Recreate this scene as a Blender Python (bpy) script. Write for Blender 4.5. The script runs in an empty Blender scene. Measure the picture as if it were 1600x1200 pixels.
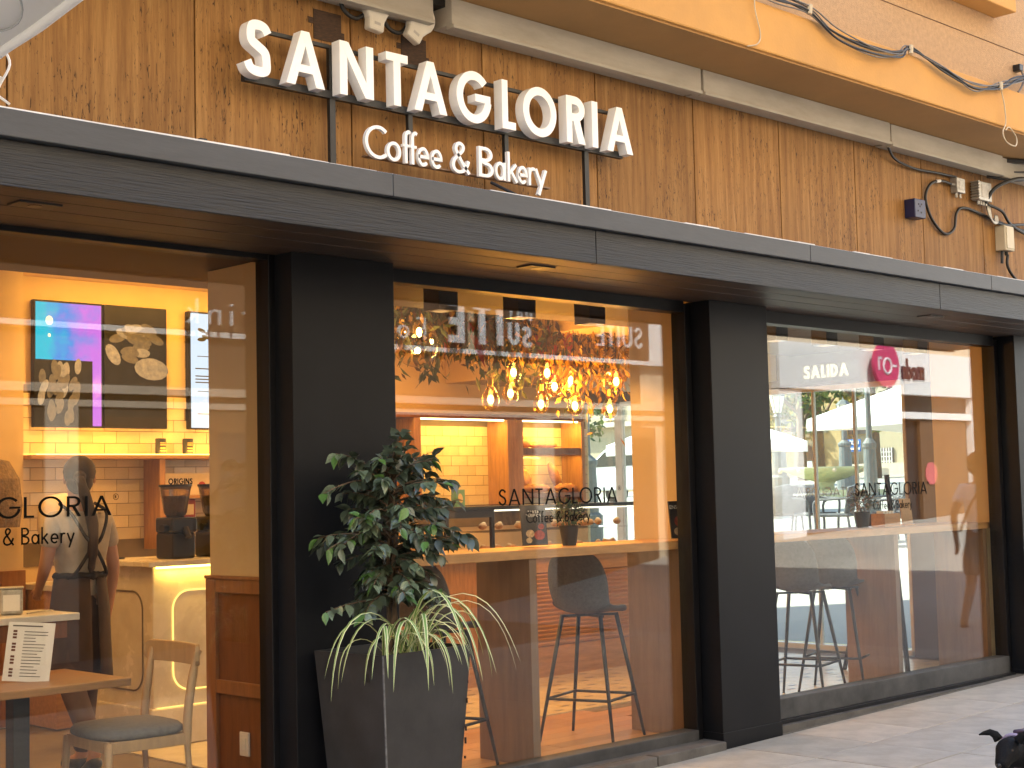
import bpy, bmesh, math, random
from mathutils import Vector, Matrix, Euler
random.seed(7)
R = math.radians
SC = bpy.context.scene
COL = SC.collection

# ------------------------------------------------------------------ camera, sky, sun, exposure
cam_d = bpy.data.cameras.new('camera'); cam = bpy.data.objects.new('camera', cam_d); COL.objects.link(cam)
yaw, pit, rol = 0.77236907, 0.07269097, -0.02360519
fw = Vector((math.sin(yaw)*math.cos(pit), math.cos(yaw)*math.cos(pit), math.sin(pit)))
r0 = Vector((math.cos(yaw), -math.sin(yaw), 0)); u0 = r0.cross(fw)
rt = math.cos(rol)*r0 + math.sin(rol)*u0; up = -math.sin(rol)*r0 + math.cos(rol)*u0
m = Matrix((rt, up, -fw)).transposed().to_4x4(); m.translation = Vector((0, -5.83, 1.6))
cam.matrix_world = m
cam_d.sensor_width = 36; cam_d.lens = 36*2346.47/1600; cam_d.clip_end = 600; cam_d.clip_start = .05
SC.camera = cam
SUN_TRAVEL = Vector((.30, -.58, -.76)).normalized()
SUN_EL = math.asin(-SUN_TRAVEL.z); SUN_AZ = math.atan2(-SUN_TRAVEL.x, -SUN_TRAVEL.y)
world = bpy.data.worlds.new('World'); SC.world = world; world.use_nodes = True
wn = world.node_tree.nodes; wl = world.node_tree.links
sky = wn.new('ShaderNodeTexSky'); sky.sky_type = 'NISHITA'; sky.sun_disc = False
sky.sun_elevation = SUN_EL; sky.sun_rotation = SUN_AZ
bg = wn['Background']; bg.inputs['Strength'].default_value = .15
wl.new(sky.outputs[0], bg.inputs[0])
sun_d = bpy.data.lights.new('sun', 'SUN'); sun_d.energy = 4.5; sun_d.angle = R(.5); sun_d.color = (1, .95, .86)
sun = bpy.data.objects.new('sun', sun_d); COL.objects.link(sun)
sun.rotation_euler = SUN_TRAVEL.to_track_quat('-Z', 'Y').to_euler(); sun.location = (0, 0, 30)
SC.view_settings.view_transform = 'Standard'; SC.view_settings.look = 'None'
SC.view_settings.exposure = 2.58; SC.view_settings.gamma = 1; SC.view_settings.use_curve_mapping = False
SC.cycles.use_denoising = True
SC.cycles.max_bounces = 10; SC.cycles.transparent_max_bounces = 24
SC.cycles.diffuse_bounces = 4; SC.cycles.glossy_bounces = 4
SC.cycles.sample_clamp_indirect = 6
LAMP = .55          # overall strength of the lamps in the shop
WARM = (1, .525, .115); AMBER = (1, .50, .075)

# ------------------------------------------------------------------ materials
def nd(t, kind, **kw):
    n = t.nodes.new(kind)
    for k, v in kw.items(): setattr(n, k, v)
    return n
MATS = {}
def mat(name, col, rough=.5, metal=0, var=.12, scale=6, stretch=(1, 1, 1), bump=0, bscale=40, rand=0, spec=.5,
        col2=None, coat=0, emit=None, estr=0, trans=0):
    if name in MATS: return MATS[name]
    m = bpy.data.materials.new(name); m.use_nodes = True; t = m.node_tree; L = t.links
    p = t.nodes['Principled BSDF']
    p.inputs['Roughness'].default_value = rough; p.inputs['Metallic'].default_value = metal
    p.inputs['Specular IOR Level'].default_value = spec; p.inputs['Coat Weight'].default_value = coat
    p.inputs['Transmission Weight'].default_value = trans
    tc = nd(t, 'ShaderNodeTexCoord'); mp = nd(t, 'ShaderNodeMapping'); mp.inputs['Scale'].default_value = stretch
    L.new(tc.outputs['Object'], mp.inputs['Vector'])
    nz = nd(t, 'ShaderNodeTexNoise'); nz.inputs['Scale'].default_value = scale; nz.inputs['Detail'].default_value = 6
    nz.inputs['Roughness'].default_value = .62
    L.new(mp.outputs[0], nz.inputs['Vector'])
    mix = nd(t, 'ShaderNodeMix', data_type='RGBA')
    c2 = col2 or tuple(c*(1-var) for c in col); c1 = col if col2 else tuple(min(1, c*(1+var)) for c in col)
    mix.inputs['A'].default_value = (*c2, 1); mix.inputs['B'].default_value = (*c1, 1)
    mr = nd(t, 'ShaderNodeMapRange'); mr.inputs['From Min'].default_value = .3; mr.inputs['From Max'].default_value = .7
    L.new(nz.outputs['Fac'], mr.inputs['Value']); L.new(mr.outputs[0], mix.inputs['Factor'])
    out = mix.outputs['Result']
    if rand:
        oi = nd(t, 'ShaderNodeObjectInfo'); hs = nd(t, 'ShaderNodeHueSaturation')
        m2 = nd(t, 'ShaderNodeMapRange'); m2.inputs['To Min'].default_value = 1-rand; m2.inputs['To Max'].default_value = 1+rand
        L.new(oi.outputs['Random'], m2.inputs['Value']); L.new(m2.outputs[0], hs.inputs['Value'])
        L.new(out, hs.inputs['Color']); out = hs.outputs['Color']
    L.new(out, p.inputs['Base Color'])
    r2 = nd(t, 'ShaderNodeMapRange'); r2.inputs['To Min'].default_value = max(0, rough-.07); r2.inputs['To Max'].default_value = min(1, rough+.1)
    L.new(nz.outputs['Fac'], r2.inputs['Value']); L.new(r2.outputs[0], p.inputs['Roughness'])
    if bump:
        bn = nd(t, 'ShaderNodeTexNoise'); bn.inputs['Scale'].default_value = bscale; bn.inputs['Detail'].default_value = 5
        L.new(mp.outputs[0], bn.inputs['Vector'])
        b = nd(t, 'ShaderNodeBump'); b.inputs['Strength'].default_value = bump; b.inputs['Distance'].default_value = .01
        L.new(bn.outputs['Fac'], b.inputs['Height']); L.new(b.outputs[0], p.inputs['Normal'])
    if emit:
        p.inputs['Emission Color'].default_value = (*emit, 1); p.inputs['Emission Strength'].default_value = estr
    MATS[name] = m; return m

def emat(name, col, s):
    if name in MATS: return MATS[name]
    m = bpy.data.materials.new(name); m.use_nodes = True; t = m.node_tree
    p = t.nodes['Principled BSDF']; p.inputs['Base Color'].default_value = (.02, .02, .02, 1)
    p.inputs['Emission Color'].default_value = (*col, 1); p.inputs['Emission Strength'].default_value = s
    MATS[name] = m; return m

def glass_mat(name, tint=(1, 1, 1), f0=.045, dust=0):
    m = bpy.data.materials.new(name); m.use_nodes = True; t = m.node_tree; L = t.links
    t.nodes.remove(t.nodes['Principled BSDF']); out = t.nodes['Material Output']
    lw = nd(t, 'ShaderNodeLayerWeight'); lw.inputs['Blend'].default_value = .5
    pw = nd(t, 'ShaderNodeMath', operation='POWER'); pw.inputs[1].default_value = 4.2
    L.new(lw.outputs['Facing'], pw.inputs[0])
    mr = nd(t, 'ShaderNodeMapRange'); mr.inputs['To Min'].default_value = f0; mr.inputs['To Max'].default_value = 1
    L.new(pw.outputs[0], mr.inputs['Value'])
    tr = nd(t, 'ShaderNodeBsdfTransparent'); tr.inputs['Color'].default_value = (*tint, 1)
    gl = nd(t, 'ShaderNodeBsdfGlossy'); gl.inputs['Roughness'].default_value = .0
    mx = nd(t, 'ShaderNodeMixShader'); L.new(mr.outputs[0], mx.inputs[0]); L.new(tr.outputs[0], mx.inputs[1]); L.new(gl.outputs[0], mx.inputs[2])
    last = mx
    if dust:
        tc = nd(t, 'ShaderNodeTexCoord'); nz = nd(t, 'ShaderNodeTexNoise'); nz.inputs['Scale'].default_value = 2.5; nz.inputs['Detail'].default_value = 8
        mp = nd(t, 'ShaderNodeMapping'); mp.inputs['Scale'].default_value = (1, 1, .35)
        L.new(tc.outputs['Object'], mp.inputs[0]); L.new(mp.outputs[0], nz.inputs[0])
        m3 = nd(t, 'ShaderNodeMapRange'); m3.inputs['From Min'].default_value = .45; m3.inputs['From Max'].default_value = .8; m3.inputs['To Max'].default_value = dust
        L.new(nz.outputs['Fac'], m3.inputs['Value'])
        df = nd(t, 'ShaderNodeBsdfDiffuse'); df.inputs['Color'].default_value = (.5, .5, .48, 1)
        m4 = nd(t, 'ShaderNodeMixShader'); L.new(m3.outputs[0], m4.inputs[0]); L.new(mx.outputs[0], m4.inputs[1]); L.new(df.outputs[0], m4.inputs[2])
        last = m4
    L.new(last.outputs[0], out.inputs['Surface']); MATS[name] = m; return m

def travertine():
    m = bpy.data.materials.new('brown travertine'); m.use_nodes = True; t = m.node_tree; L = t.links; p = t.nodes['Principled BSDF']
    p.inputs['Roughness'].default_value = .62; p.inputs['Specular IOR Level'].default_value = .22
    tc = nd(t, 'ShaderNodeTexCoord'); oi = nd(t, 'ShaderNodeObjectInfo')
    ad = nd(t, 'ShaderNodeVectorMath', operation='ADD'); sc = nd(t, 'ShaderNodeMath', operation='MULTIPLY'); sc.inputs[1].default_value = 37
    cb = nd(t, 'ShaderNodeCombineXYZ'); L.new(oi.outputs['Random'], sc.inputs[0]); L.new(sc.outputs[0], cb.inputs[0]); L.new(sc.outputs[0], cb.inputs[2])
    L.new(tc.outputs['Object'], ad.inputs[0]); L.new(cb.outputs[0], ad.inputs[1])
    def nz(sx, sz, scale, det=6, rough=.6, dist=0):
        mp = nd(t, 'ShaderNodeMapping'); mp.inputs['Scale'].default_value = (sx, sx, sz); L.new(ad.outputs[0], mp.inputs[0])
        n = nd(t, 'ShaderNodeTexNoise'); n.inputs['Scale'].default_value = scale; n.inputs['Detail'].default_value = det
        n.inputs['Roughness'].default_value = rough; n.inputs['Distortion'].default_value = dist; L.new(mp.outputs[0], n.inputs[0]); return n
    a = nz(7, .32, 3.0, 8, .68, .3); r = nd(t, 'ShaderNodeValToRGB')
    e = r.color_ramp.elements; e[0].position = .28; e[0].color = (.165, .072, .020, 1); e[1].position = .74; e[1].color = (.41, .222, .074, 1)
    x = e.new(.5); x.color = (.275, .136, .040, 1)
    L.new(a.outputs['Fac'], r.inputs[0])
    f = nz(16, .9, 7, 9, .78, .5); mx = nd(t, 'ShaderNodeMix', data_type='RGBA', blend_type='OVERLAY'); mx.inputs['Factor'].default_value = .55
    L.new(r.outputs[0], mx.inputs['A']); L.new(f.outputs['Fac'], mx.inputs['B'])
    # dark elongated pores
    g = nz(8, 1.7, 11, 4, .62, 1.0); g2 = nz(1.2, .5, 2.3, 2)
    pm = nd(t, 'ShaderNodeMath', operation='MULTIPLY_ADD'); L.new(g2.outputs['Fac'], pm.inputs[0]); pm.inputs[1].default_value = .3; L.new(g.outputs['Fac'], pm.inputs[2])
    pr_ = nd(t, 'ShaderNodeMapRange'); pr_.inputs['From Min'].default_value = .745; pr_.inputs['From Max'].default_value = .84; L.new(pm.outputs[0], pr_.inputs['Value'])
    dk = nd(t, 'ShaderNodeMix', data_type='RGBA'); L.new(pr_.outputs[0], dk.inputs['Factor']); L.new(mx.outputs['Result'], dk.inputs['A']); dk.inputs['B'].default_value = (.035, .016, .006, 1)
    # pale veins
    v = nz(5, .6, 4.5, 4, .6, 1.2); vr = nd(t, 'ShaderNodeMapRange'); vr.inputs['From Min'].default_value = .63; vr.inputs['From Max'].default_value = .8; vr.inputs['To Max'].default_value = .45
    L.new(v.outputs['Fac'], vr.inputs['Value']); lt = nd(t, 'ShaderNodeMix', data_type='RGBA'); L.new(vr.outputs[0], lt.inputs['Factor']); L.new(dk.outputs['Result'], lt.inputs['A']); lt.inputs['B'].default_value = (.42, .25, .10, 1)
    hs = nd(t, 'ShaderNodeHueSaturation'); mr = nd(t, 'ShaderNodeMapRange'); mr.inputs['To Min'].default_value = .9; mr.inputs['To Max'].default_value = 1.12
    L.new(oi.outputs['Random'], mr.inputs['Value']); L.new(mr.outputs[0], hs.inputs['Value']); L.new(lt.outputs['Result'], hs.inputs['Color'])
    L.new(hs.outputs[0], p.inputs['Base Color'])
    b = nd(t, 'ShaderNodeBump'); b.inputs['Strength'].default_value = .35; b.inputs['Distance'].default_value = .004; b.invert = True
    L.new(pr_.outputs[0], b.inputs['Height']); L.new(b.outputs[0], p.inputs['Normal'])
    MATS[m.name] = m; return m

trav = travertine()
M_black = mat('black satin cladding', (.0085, .009, .0105), .42, var=.2, scale=3, spec=.16)
M_frame = mat('black window frame', (.006, .006, .007), .42, var=.25, scale=9, spec=.25)
M_dusty = mat('dusty dark frame', (.022, .023, .024), .55, scale=4, bump=.1, col2=(.075, .075, .073))
M_fasc = mat('charcoal painted wood', (.0135, .0145, .0165), .5, var=.35, scale=5, stretch=(.35, 4, 9), bump=.55, bscale=14)
M_cap = mat('grey painted flashing', (.055, .059, .065), .5, var=.2, scale=2.2, stretch=(.6, 1, 3), bump=.08, bscale=30)
M_white = mat('white sealant', (.75, .74, .70), .6, var=.15, scale=14)
M_soff = mat('dark soffit timber', (.036, .022, .014), .5, var=.35, scale=4, stretch=(.3, 8, 8), bump=.2, bscale=12)
M_light = mat('white acrylic letter', (.92, .92, .91), .35, var=.02, scale=3)
M_rail = mat('black steel', (.013, .013, .013), .45, var=.2)
M_box = mat('weathered beige board', (.50, .455, .37), .6, scale=5, stretch=(.5, 1, 2), bump=.15, col2=(.38, .335, .26))
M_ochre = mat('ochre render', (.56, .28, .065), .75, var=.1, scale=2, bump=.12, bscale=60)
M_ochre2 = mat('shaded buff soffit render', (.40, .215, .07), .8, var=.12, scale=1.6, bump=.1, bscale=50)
M_stucco = mat('coarse apricot stucco', (.46, .285, .145), .9, var=.14, scale=30, bump=.7, bscale=110)
M_cable = mat('black cable', (.014, .013, .012), .5)
M_cableg = mat('grey cable', (.16, .14, .12), .6)
M_string = mat('beige string', (.55, .44, .28), .8)
M_blue = mat('navy blue plastic', (.012, .016, .07), .35, var=.15)
M_alu = mat('cast aluminium', (.42, .40, .36), .45, metal=.6, var=.25, scale=30)
M_cream = mat('cream plastic', (.55, .47, .32), .5, var=.12)
M_patch = mat('rusty brown patch', (.050, .024, .010), .8, var=.5, scale=30, stretch=(1, 1, 4))
M_glass = glass_mat('shop window glass', tint=(.95, .965, .95), f0=.046, dust=.014)
M_cglass = glass_mat('display glass', f0=.045)
M_sglass = glass_mat('tinted side glass', tint=(.80, .84, .80), f0=.04)
M_bglass = glass_mat('amber bulb glass', tint=(1, .8, .45), f0=.07)
M_decal = mat('black vinyl letters', (.003, .003, .003), .7, spec=.08)
M_wall = mat('cream wall paint', (.60, .44, .24), .7, var=.05, scale=2)
M_tile = mat('glazed cream tile', (.62, .50, .32), .12, var=.08, scale=4, rand=.10, bump=.10, bscale=9, coat=.4)
M_grout = mat('dark grout', (.16, .12, .08), .9)
M_oak = mat('oak', (.42, .215, .075), .42, var=.22, scale=4, stretch=(1.2, 9, 9), bump=.06, bscale=20)
M_oakv = mat('oak upright', (.36, .18, .065), .42, var=.24, scale=4, stretch=(9, 9, 1.2), bump=.06, bscale=20)
M_waln = mat('reddish wainscot wood', (.17, .062, .021), .38, var=.25, scale=4, stretch=(8, 8, 1), bump=.05, bscale=20)
M_walnl = mat('lighter wainscot frame', (.27, .115, .042), .38, var=.2, scale=4, stretch=(8, 8, 1), bump=.05, bscale=20)
M_panel = mat('brown bar panel', (.20, .118, .068), .4, var=.2, scale=3, stretch=(8, 8, .8), bump=.05, bscale=20)
M_dark = mat('dark brown with shade painted in', (.075, .045, .026), .7, var=.1)  # dark tone carries the shade of ceiling parts that get no light
M_marble = mat('veined white marble', (.72, .66, .56), .25, scale=3, col2=(.50, .44, .36))
M_pblack = mat('black plastic', (.012, .011, .011), .35)
M_fabric = mat('charcoal stool fabric', (.085, .085, .088), .75, var=.25, scale=60, bump=.25, bscale=180)
M_gfabric = mat('grey seat fabric', (.16, .15, .14), .85, var=.2, scale=50, bump=.3, bscale=160)
M_soil = mat('potting soil', (.03, .02, .012), .95, var=.4, scale=40, bump=.8, bscale=60)
M_pot = mat('black planter', (.026, .0245, .0235), .5, var=.35, scale=5, bump=.06, bscale=30)
M_leaf = mat('ficus leaf', (.115, .155, .092), .33, var=.45, scale=9, rand=.55, spec=.8)
M_leafn = mat('young ficus leaf', (.075, .16, .035), .35, var=.25, scale=9, rand=.2)
M_bark = mat('grey brown bark', (.13, .085, .05), .85, var=.3, scale=30, bump=.5)
M_spg = mat('spider plant green', (.17, .30, .06), .45, var=.2)
M_spc = mat('spider plant cream edge', (.66, .68, .36), .45, var=.12)
M_slab = mat('grey stone slab', (.47, .435, .365), .66, scale=5, rand=.10, bump=.3, bscale=35, col2=(.32, .295, .245))
M_joint = mat('slab joint mortar', (.13, .115, .09), .9, var=.3, scale=20)
M_kerb = mat('dark stone plinth', (.10, .093, .082), .7, var=.3, scale=8, bump=.4, bscale=25)
M_skin = mat('skin', (.42, .22, .13), .55, var=.08)
M_hair = mat('dark auburn hair', (.020, .007, .004), .75, var=.4, scale=30, stretch=(6, 6, 1))
M_shirt = mat('grey cotton shirt', (.40, .345, .275), .85, var=.15, scale=12, bump=.3, bscale=18)
M_apron = mat('black apron cloth', (.010, .007, .006), .85, var=.3, scale=10)
M_trous = mat('brown trousers', (.07, .036, .02), .85, var=.25, scale=8, bump=.3, bscale=14)
M_paper = mat('white paper', (.75, .72, .68), .7, var=.05)
M_ink = mat('grey print', (.12, .11, .11), .8)

# ------------------------------------------------------------------ mesh helpers
class MB:
    def __init__(s): s.v = []; s.f = []; s.mi = []
    def add(s, vs, fs, m=0):
        o = len(s.v); s.v += [tuple(v) for v in vs]; s.f += [tuple(i+o for i in f) for f in fs]; s.mi += [m]*len(fs); return s
    def box(s, x0, x1, y0, y1, z0, z1, m=0, M=None):
        vs = [Vector((x, y, z)) for z in (z0, z1) for y in (y0, y1) for x in (x0, x1)]
        if M: vs = [M @ v for v in vs]
        return s.add(vs, [(0, 2, 3, 1), (4, 5, 7, 6), (0, 1, 5, 4), (2, 6, 7, 3), (0, 4, 6, 2), (1, 3, 7, 5)], m)
    def bar(s, a, b, w, h=None, m=0, w2=None):
        """square bar from a to b"""
        a = Vector(a); b = Vector(b); h = h or w; k = (w2 or w)/w; d = (b-a).normalized()
        ref = Vector((0, 0, 1)) if abs(d.z) < .9 else Vector((1, 0, 0))
        sx = d.cross(ref).normalized(); sy = sx.cross(d)
        vs = [p + sx*w/2*i*q + sy*h/2*j*q for p, q in ((a, 1), (b, k)) for j in (-1, 1) for i in (-1, 1)]
        return s.add(vs, [(0, 2, 3, 1), (4, 5, 7, 6), (0, 1, 5, 4), (2, 6, 7, 3), (0, 4, 6, 2), (1, 3, 7, 5)], m)
    def tube(s, pts, r, n=8, m=0, cap=True):
        pts = [Vector(p) for p in pts]; rr = r if isinstance(r, (list, tuple)) else [r]*len(pts)
        o = len(s.v); prev = None
        for i, p in enumerate(pts):
            d = (pts[min(i+1, len(pts)-1)] - pts[max(i-1, 0)]).normalized()
            if prev is None: ref = Vector((0, 0, 1)) if abs(d.z) < .9 else Vector((1, 0, 0)); sx = d.cross(ref).normalized()
            else: sx = (prev - d*prev.dot(d)).normalized()
            prev = sx; sy = sx.cross(d)
            for k in range(n):
                a = 2*math.pi*k/n; s.v.append(tuple(p + (sx*math.cos(a) + sy*math.sin(a))*rr[i]))
        for i in range(len(pts)-1):
            for k in range(n):
                s.f.append((o+i*n+k, o+i*n+(k+1) % n, o+(i+1)*n+(k+1) % n, o+(i+1)*n+k)); s.mi.append(m)
        if cap:
            s.f.append(tuple(o+k for k in reversed(range(n)))); s.mi.append(m)
            e = o+(len(pts)-1)*n; s.f.append(tuple(e+k for k in range(n))); s.mi.append(m)
        return s
    def lathe(s, prof, c=(0, 0, 0), n=24, m=0, sx=1, sy=1):
        o = len(s.v); c = Vector(c)
        for (r, z) in prof:
            for k in range(n):
                a = 2*math.pi*k/n; s.v.append((c.x+r*math.cos(a)*sx, c.y+r*math.sin(a)*sy, c.z+z))
        for i in range(len(prof)-1):
            for k in range(n):
                s.f.append((o+i*n+k, o+i*n+(k+1) % n, o+(i+1)*n+(k+1) % n, o+(i+1)*n+k)); s.mi.append(m)
        return s
    def ball(s, c, rx, ry=None, rz=None, n=12, m=0, M=None):
        ry = ry or rx; rz = rz or rx; o = len(s.v); c = Vector(c); h = n//2
        for i in range(h+1):
            t = math.pi*i/h
            for k in range(n):
                a = 2*math.pi*k/n; v = Vector((rx*math.sin(t)*math.cos(a), ry*math.sin(t)*math.sin(a), rz*math.cos(t)))
                if M: v = M @ v
                s.v.append(tuple(c+v))
        for i in range(h):
            for k in range(n):
                s.f.append((o+i*n+k, o+(i+1)*n+k, o+(i+1)*n+(k+1) % n, o+i*n+(k+1) % n)); s.mi.append(m)
        return s
    def prism(s, poly, y0, y1, m=0, T=None):
        """poly in (x,z), extruded along y; T maps"""
        n = len(poly); vs = [Vector((x, y0, z)) for x, z in poly] + [Vector((x, y1, z)) for x, z in poly]
        if T: vs = [T(v) for v in vs]
        area = sum(poly[i][0]*poly[(i+1) % n][1]-poly[(i+1) % n][0]*poly[i][1] for i in range(n))
        ring = list(range(n)) if area > 0 else list(reversed(range(n)))
        fs = [tuple(ring), tuple(i+n for i in reversed(ring))]
        for i in range(n):
            a, b = ring[i], ring[(i+1) % n]; fs.append((b, a, a+n, b+n))
        return s.add(vs, fs, m)
    def mesh(s, name, mats):
        me = bpy.data.meshes.new(name); me.from_pydata(s.v, [], s.f)
        for x in (mats if isinstance(mats, (list, tuple)) else [mats]): me.materials.append(x)
        if any(s.mi): me.polygons.foreach_set('material_index', s.mi)
        return me
    def build(s, name, mats, parent=None, smooth=False, bevel=0, loc=(0, 0, 0), rot=(0, 0, 0)):
        return link(name, s.mesh(name, mats), parent, smooth, bevel, loc, rot)

def link(name, me, parent=None, smooth=False, bevel=0, loc=(0, 0, 0), rot=(0, 0, 0)):
    o = bpy.data.objects.new(name, me); COL.objects.link(o); o.location = loc; o.rotation_euler = rot
    if parent: o.parent = parent
    if smooth:
        me.polygons.foreach_set('use_smooth', [True]*len(me.polygons)); me.update()
    if bevel:
        b = o.modifiers.new('bevel', 'BEVEL'); b.width = bevel; b.segments = 2; b.limit_method = 'ANGLE'; b.angle_limit = R(40)
    return o
def tag(o, label=None, cat=None, group=None, kind=None):
    if label: o['label'] = label
    if cat: o['category'] = cat
    if group: o['group'] = group
    if kind: o['kind'] = kind
    return o
def thing(name, label, cat, loc=(0, 0, 0), rz=0, group=None):
    o = bpy.data.objects.new(name, None); COL.objects.link(o); o.location = loc; o.rotation_euler = (0, 0, rz); o.empty_display_size = .1
    return tag(o, label, cat, group)
def dup(root, loc, rz=0, label=None, rot=None):
    r = root.copy(); COL.objects.link(r); r.location = loc; r.rotation_euler = rot or (0, 0, rz)
    if label: r['label'] = label
    for ch in list(root.children):
        c = ch.copy(); COL.objects.link(c); c.parent = r
        for g in list(ch.children):
            d = g.copy(); COL.objects.link(d); d.parent = c
    return r
def struct(o): o['kind'] = 'structure'; return o
def smoothpts(p, n=8, closed=False):
    p = [Vector(q) for q in p]; out = []; N = len(p)
    for i in range(N if closed else N-1):
        a = p[(i-1) % N] if closed or i > 0 else p[0]*2-p[1]; b = p[i]; c = p[(i+1) % N]; d = p[(i+2) % N] if closed or i < N-2 else p[-1]*2-p[-2]
        for k in range(n):
            t = k/n; out.append(.5*((2*b)+(-a+c)*t+(2*a-5*b+4*c-d)*t*t+(-a+3*b-3*c+d)*t**3))
    if not closed: out.append(p[-1])
    return out
def point_light(name, loc, power, col=WARM, size=.03, parent=None):
    l = bpy.data.lights.new(name, 'POINT'); l.energy = power*LAMP; l.color = col; l.shadow_soft_size = size
    o = bpy.data.objects.new(name, l); COL.objects.link(o); o.location = loc
    if parent: o.parent = parent
    return o
def area_light(name, loc, power, sx, sy, rot=(0, 0, 0), col=WARM, parent=None):
    l = bpy.data.lights.new(name, 'AREA'); l.energy = power*LAMP; l.color = col; l.shape = 'RECTANGLE'; l.size = sx; l.size_y = sy
    o = bpy.data.objects.new(name, l); COL.objects.link(o); o.location = loc; o.rotation_euler = rot
    if parent: o.parent = parent
    return o
def spot_light(name, loc, power, angle=100, col=WARM, parent=None, rot=(0, 0, 0), size=.04):
    l = bpy.data.lights.new(name, 'SPOT'); l.energy = power*LAMP; l.color = col; l.spot_size = R(angle); l.spot_blend = .6; l.shadow_soft_size = size
    o = bpy.data.objects.new(name, l); COL.objects.link(o); o.location = loc; o.rotation_euler = rot
    if parent: o.parent = parent
    return o

# ------------------------------------------------------------------ lettering (own geometric stroke letters)
def arc(cx, cy, rx, ry, a0, a1, n=18): return [(cx+rx*math.cos(R(a0+(a1-a0)*i/n)), cy+ry*math.sin(R(a0+(a1-a0)*i/n))) for i in range(n+1)]
def ribbon(pts, w, closed=False):
    P = [Vector((p[0], p[1])) for p in pts]; n = len(P); Lp = []; Rp = []
    for i in range(n):
        a = P[i-1] if (i > 0 or closed) else None; c = P[(i+1) % n] if (i < n-1 or closed) else None
        d1 = (P[i]-a).normalized() if a is not None else None; d2 = (c-P[i]).normalized() if c is not None else None
        d1 = d1 or d2; d2 = d2 or d1; t = (d1+d2).normalized(); nn = Vector((-t.y, t.x)); k = 1/max(.5, nn.dot(Vector((-d1.y, d1.x))))
        Lp.append(P[i]+nn*w/2*k); Rp.append(P[i]-nn*w/2*k)
    return Lp, Rp
def sp(pts, n=6): return [(v.x, v.y) for v in smoothpts([(a, b, 0) for a, b in pts], n)]
def glyph(c, w):
    """returns (advance width, [('p',polygon) | ('s',centreline) | ('c',closed centreline)]), cap height 1"""
    h = w/2; dx = w*1.12
    if c == 'S': return .52, [('s', sp([(.47, .78), (.40, .88), (.27, 1-h), (.14, .88), (h+.02, .745), (.13, .62), (.26, .535), (.40, .44), (.52-h, .285), (.42, .13), (.26, h), (.10, .13), (.03, .25)]))]
    if c == 'A':
        W = .84; ap = w*.5; q = lambda z: (W/2-ap)*z
        return W, [('p', [(0, 0), (dx, 0), (W/2+ap, 1), (W/2-ap, 1)]), ('p', [(W, 0), (W/2+ap, 1), (W/2-ap, 1), (W-dx, 0)]), ('p', [(q(.24)+w*.5, .24), (W-q(.24)-w*.5, .24), (W-q(.24+w*.85)-w*.5, .24+w*.85), (q(.24+w*.85)+w*.5, .24+w*.85)])]
    if c == 'N': W = .78; return W, [('p', [(0, 0), (w, 0), (w, 1), (0, 1)]), ('p', [(W-w, 0), (W, 0), (W, 1), (W-w, 1)]), ('p', [(W-w*1.15, 0), (W, 0), (w*1.15, 1), (0, 1)])]
    if c == 'T': W = .54; return W, [('p', [(W/2-h, 0), (W/2+h, 0), (W/2+h, 1), (W/2-h, 1)]), ('p', [(0, 1-w*.92), (W, 1-w*.92), (W, 1), (0, 1)])]
    if c == 'G': return .9, [('s', arc(.47, .5, .47-h, .52-h, 42, 352, 30)), ('p', [(.50, .5-w*.45), (.94-h*.3, .5-w*.45), (.94-h*.3, .5+w*.45), (.50, .5+w*.45)])]
    if c == 'L': return .4, [('p', [(0, 0), (w, 0), (w, 1), (0, 1)]), ('p', [(0, 0), (.4, 0), (.4, w*.92), (0, w*.92)])]
    if c == 'O': return .98, [('c', arc(.49, .5, .49-h, .52-h, 0, 352, 34))]
    if c == 'R': return .58, [('p', [(0, 0), (w, 0), (w, 1), (0, 1)]), ('s', [(h, 1-h*.95)]+arc(.27, .735, .245-h*.3, .265-h*.95, 90, -90, 14)+[(h, .47+h*.95)]), ('p', [(.20, .5), (.20+dx*1.1, .5), (.58, 0), (.58-dx*1.15, 0)])]
    if c == 'I': return w, [('p', [(0, 0), (w, 0), (w, 1), (0, 1)])]
    if c == 'C': return .74, [('s', arc(.50, .5, .5-h, .52-h, 48, 312, 26))]
    if c == 'B': return .52, [('p', [(0, 0), (w, 0), (w, 1), (0, 1)]), ('s', [(h, 1-h)]+arc(.24, .755, .2, .245-h, 90, -90, 12)+[(h, .51+h)]), ('s', [(h, .51)]+arc(.25, .255, .27-h, .255-h, 90, -90, 12)+[(h, h)])]
    if c == 'E': W = .48; return W, [('p', [(0, 0), (w, 0), (w, 1), (0, 1)])]+[('p', [(0, z), (x, z), (x, z+w*.9), (0, z+w*.9)]) for z, x in ((0, W), (.5-h, W*.9), (1-w*.9, W))]
    if c == 'U': W = .66; return W, [('s', [(h, 1)]+arc(W/2, W/2, W/2-h, W/2-h, 180, 360, 16)+[(W-h, 1)])]
    if c == 'D': return .66, [('p', [(0, 0), (w, 0), (w, 1), (0, 1)]), ('s', [(h, 1-h)]+arc(.2, .5, .46-h, .5-h, 90, -90, 20)+[(h, h)])]
    if c == 'Y': return .64, [('s', [(.32, 0), (.32, .45)]), ('s', [(.03, 1), (.32, .42)]), ('s', [(.61, 1), (.32, .42)])]
    X = .60
    if c == 'o': return .56, [('c', arc(.28, X/2, .28-h, X/2+.01-h, 0, 348, 26))]
    if c == 'e': return .54, [('s', [(.05, X/2)]+[(.54-h, X/2)]+arc(.28, X/2, .26-h, X/2-h+.01, 8, 318, 24))]
    if c == 'f': return .30, [('s', sp([(.30, .97), (.22, 1.0), (.14, .93), (.12, .8), (.12, .4), (.12, 0)])), ('p', [(0, X-w*.8), (.28, X-w*.8), (.28, X), (0, X)])]
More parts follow.
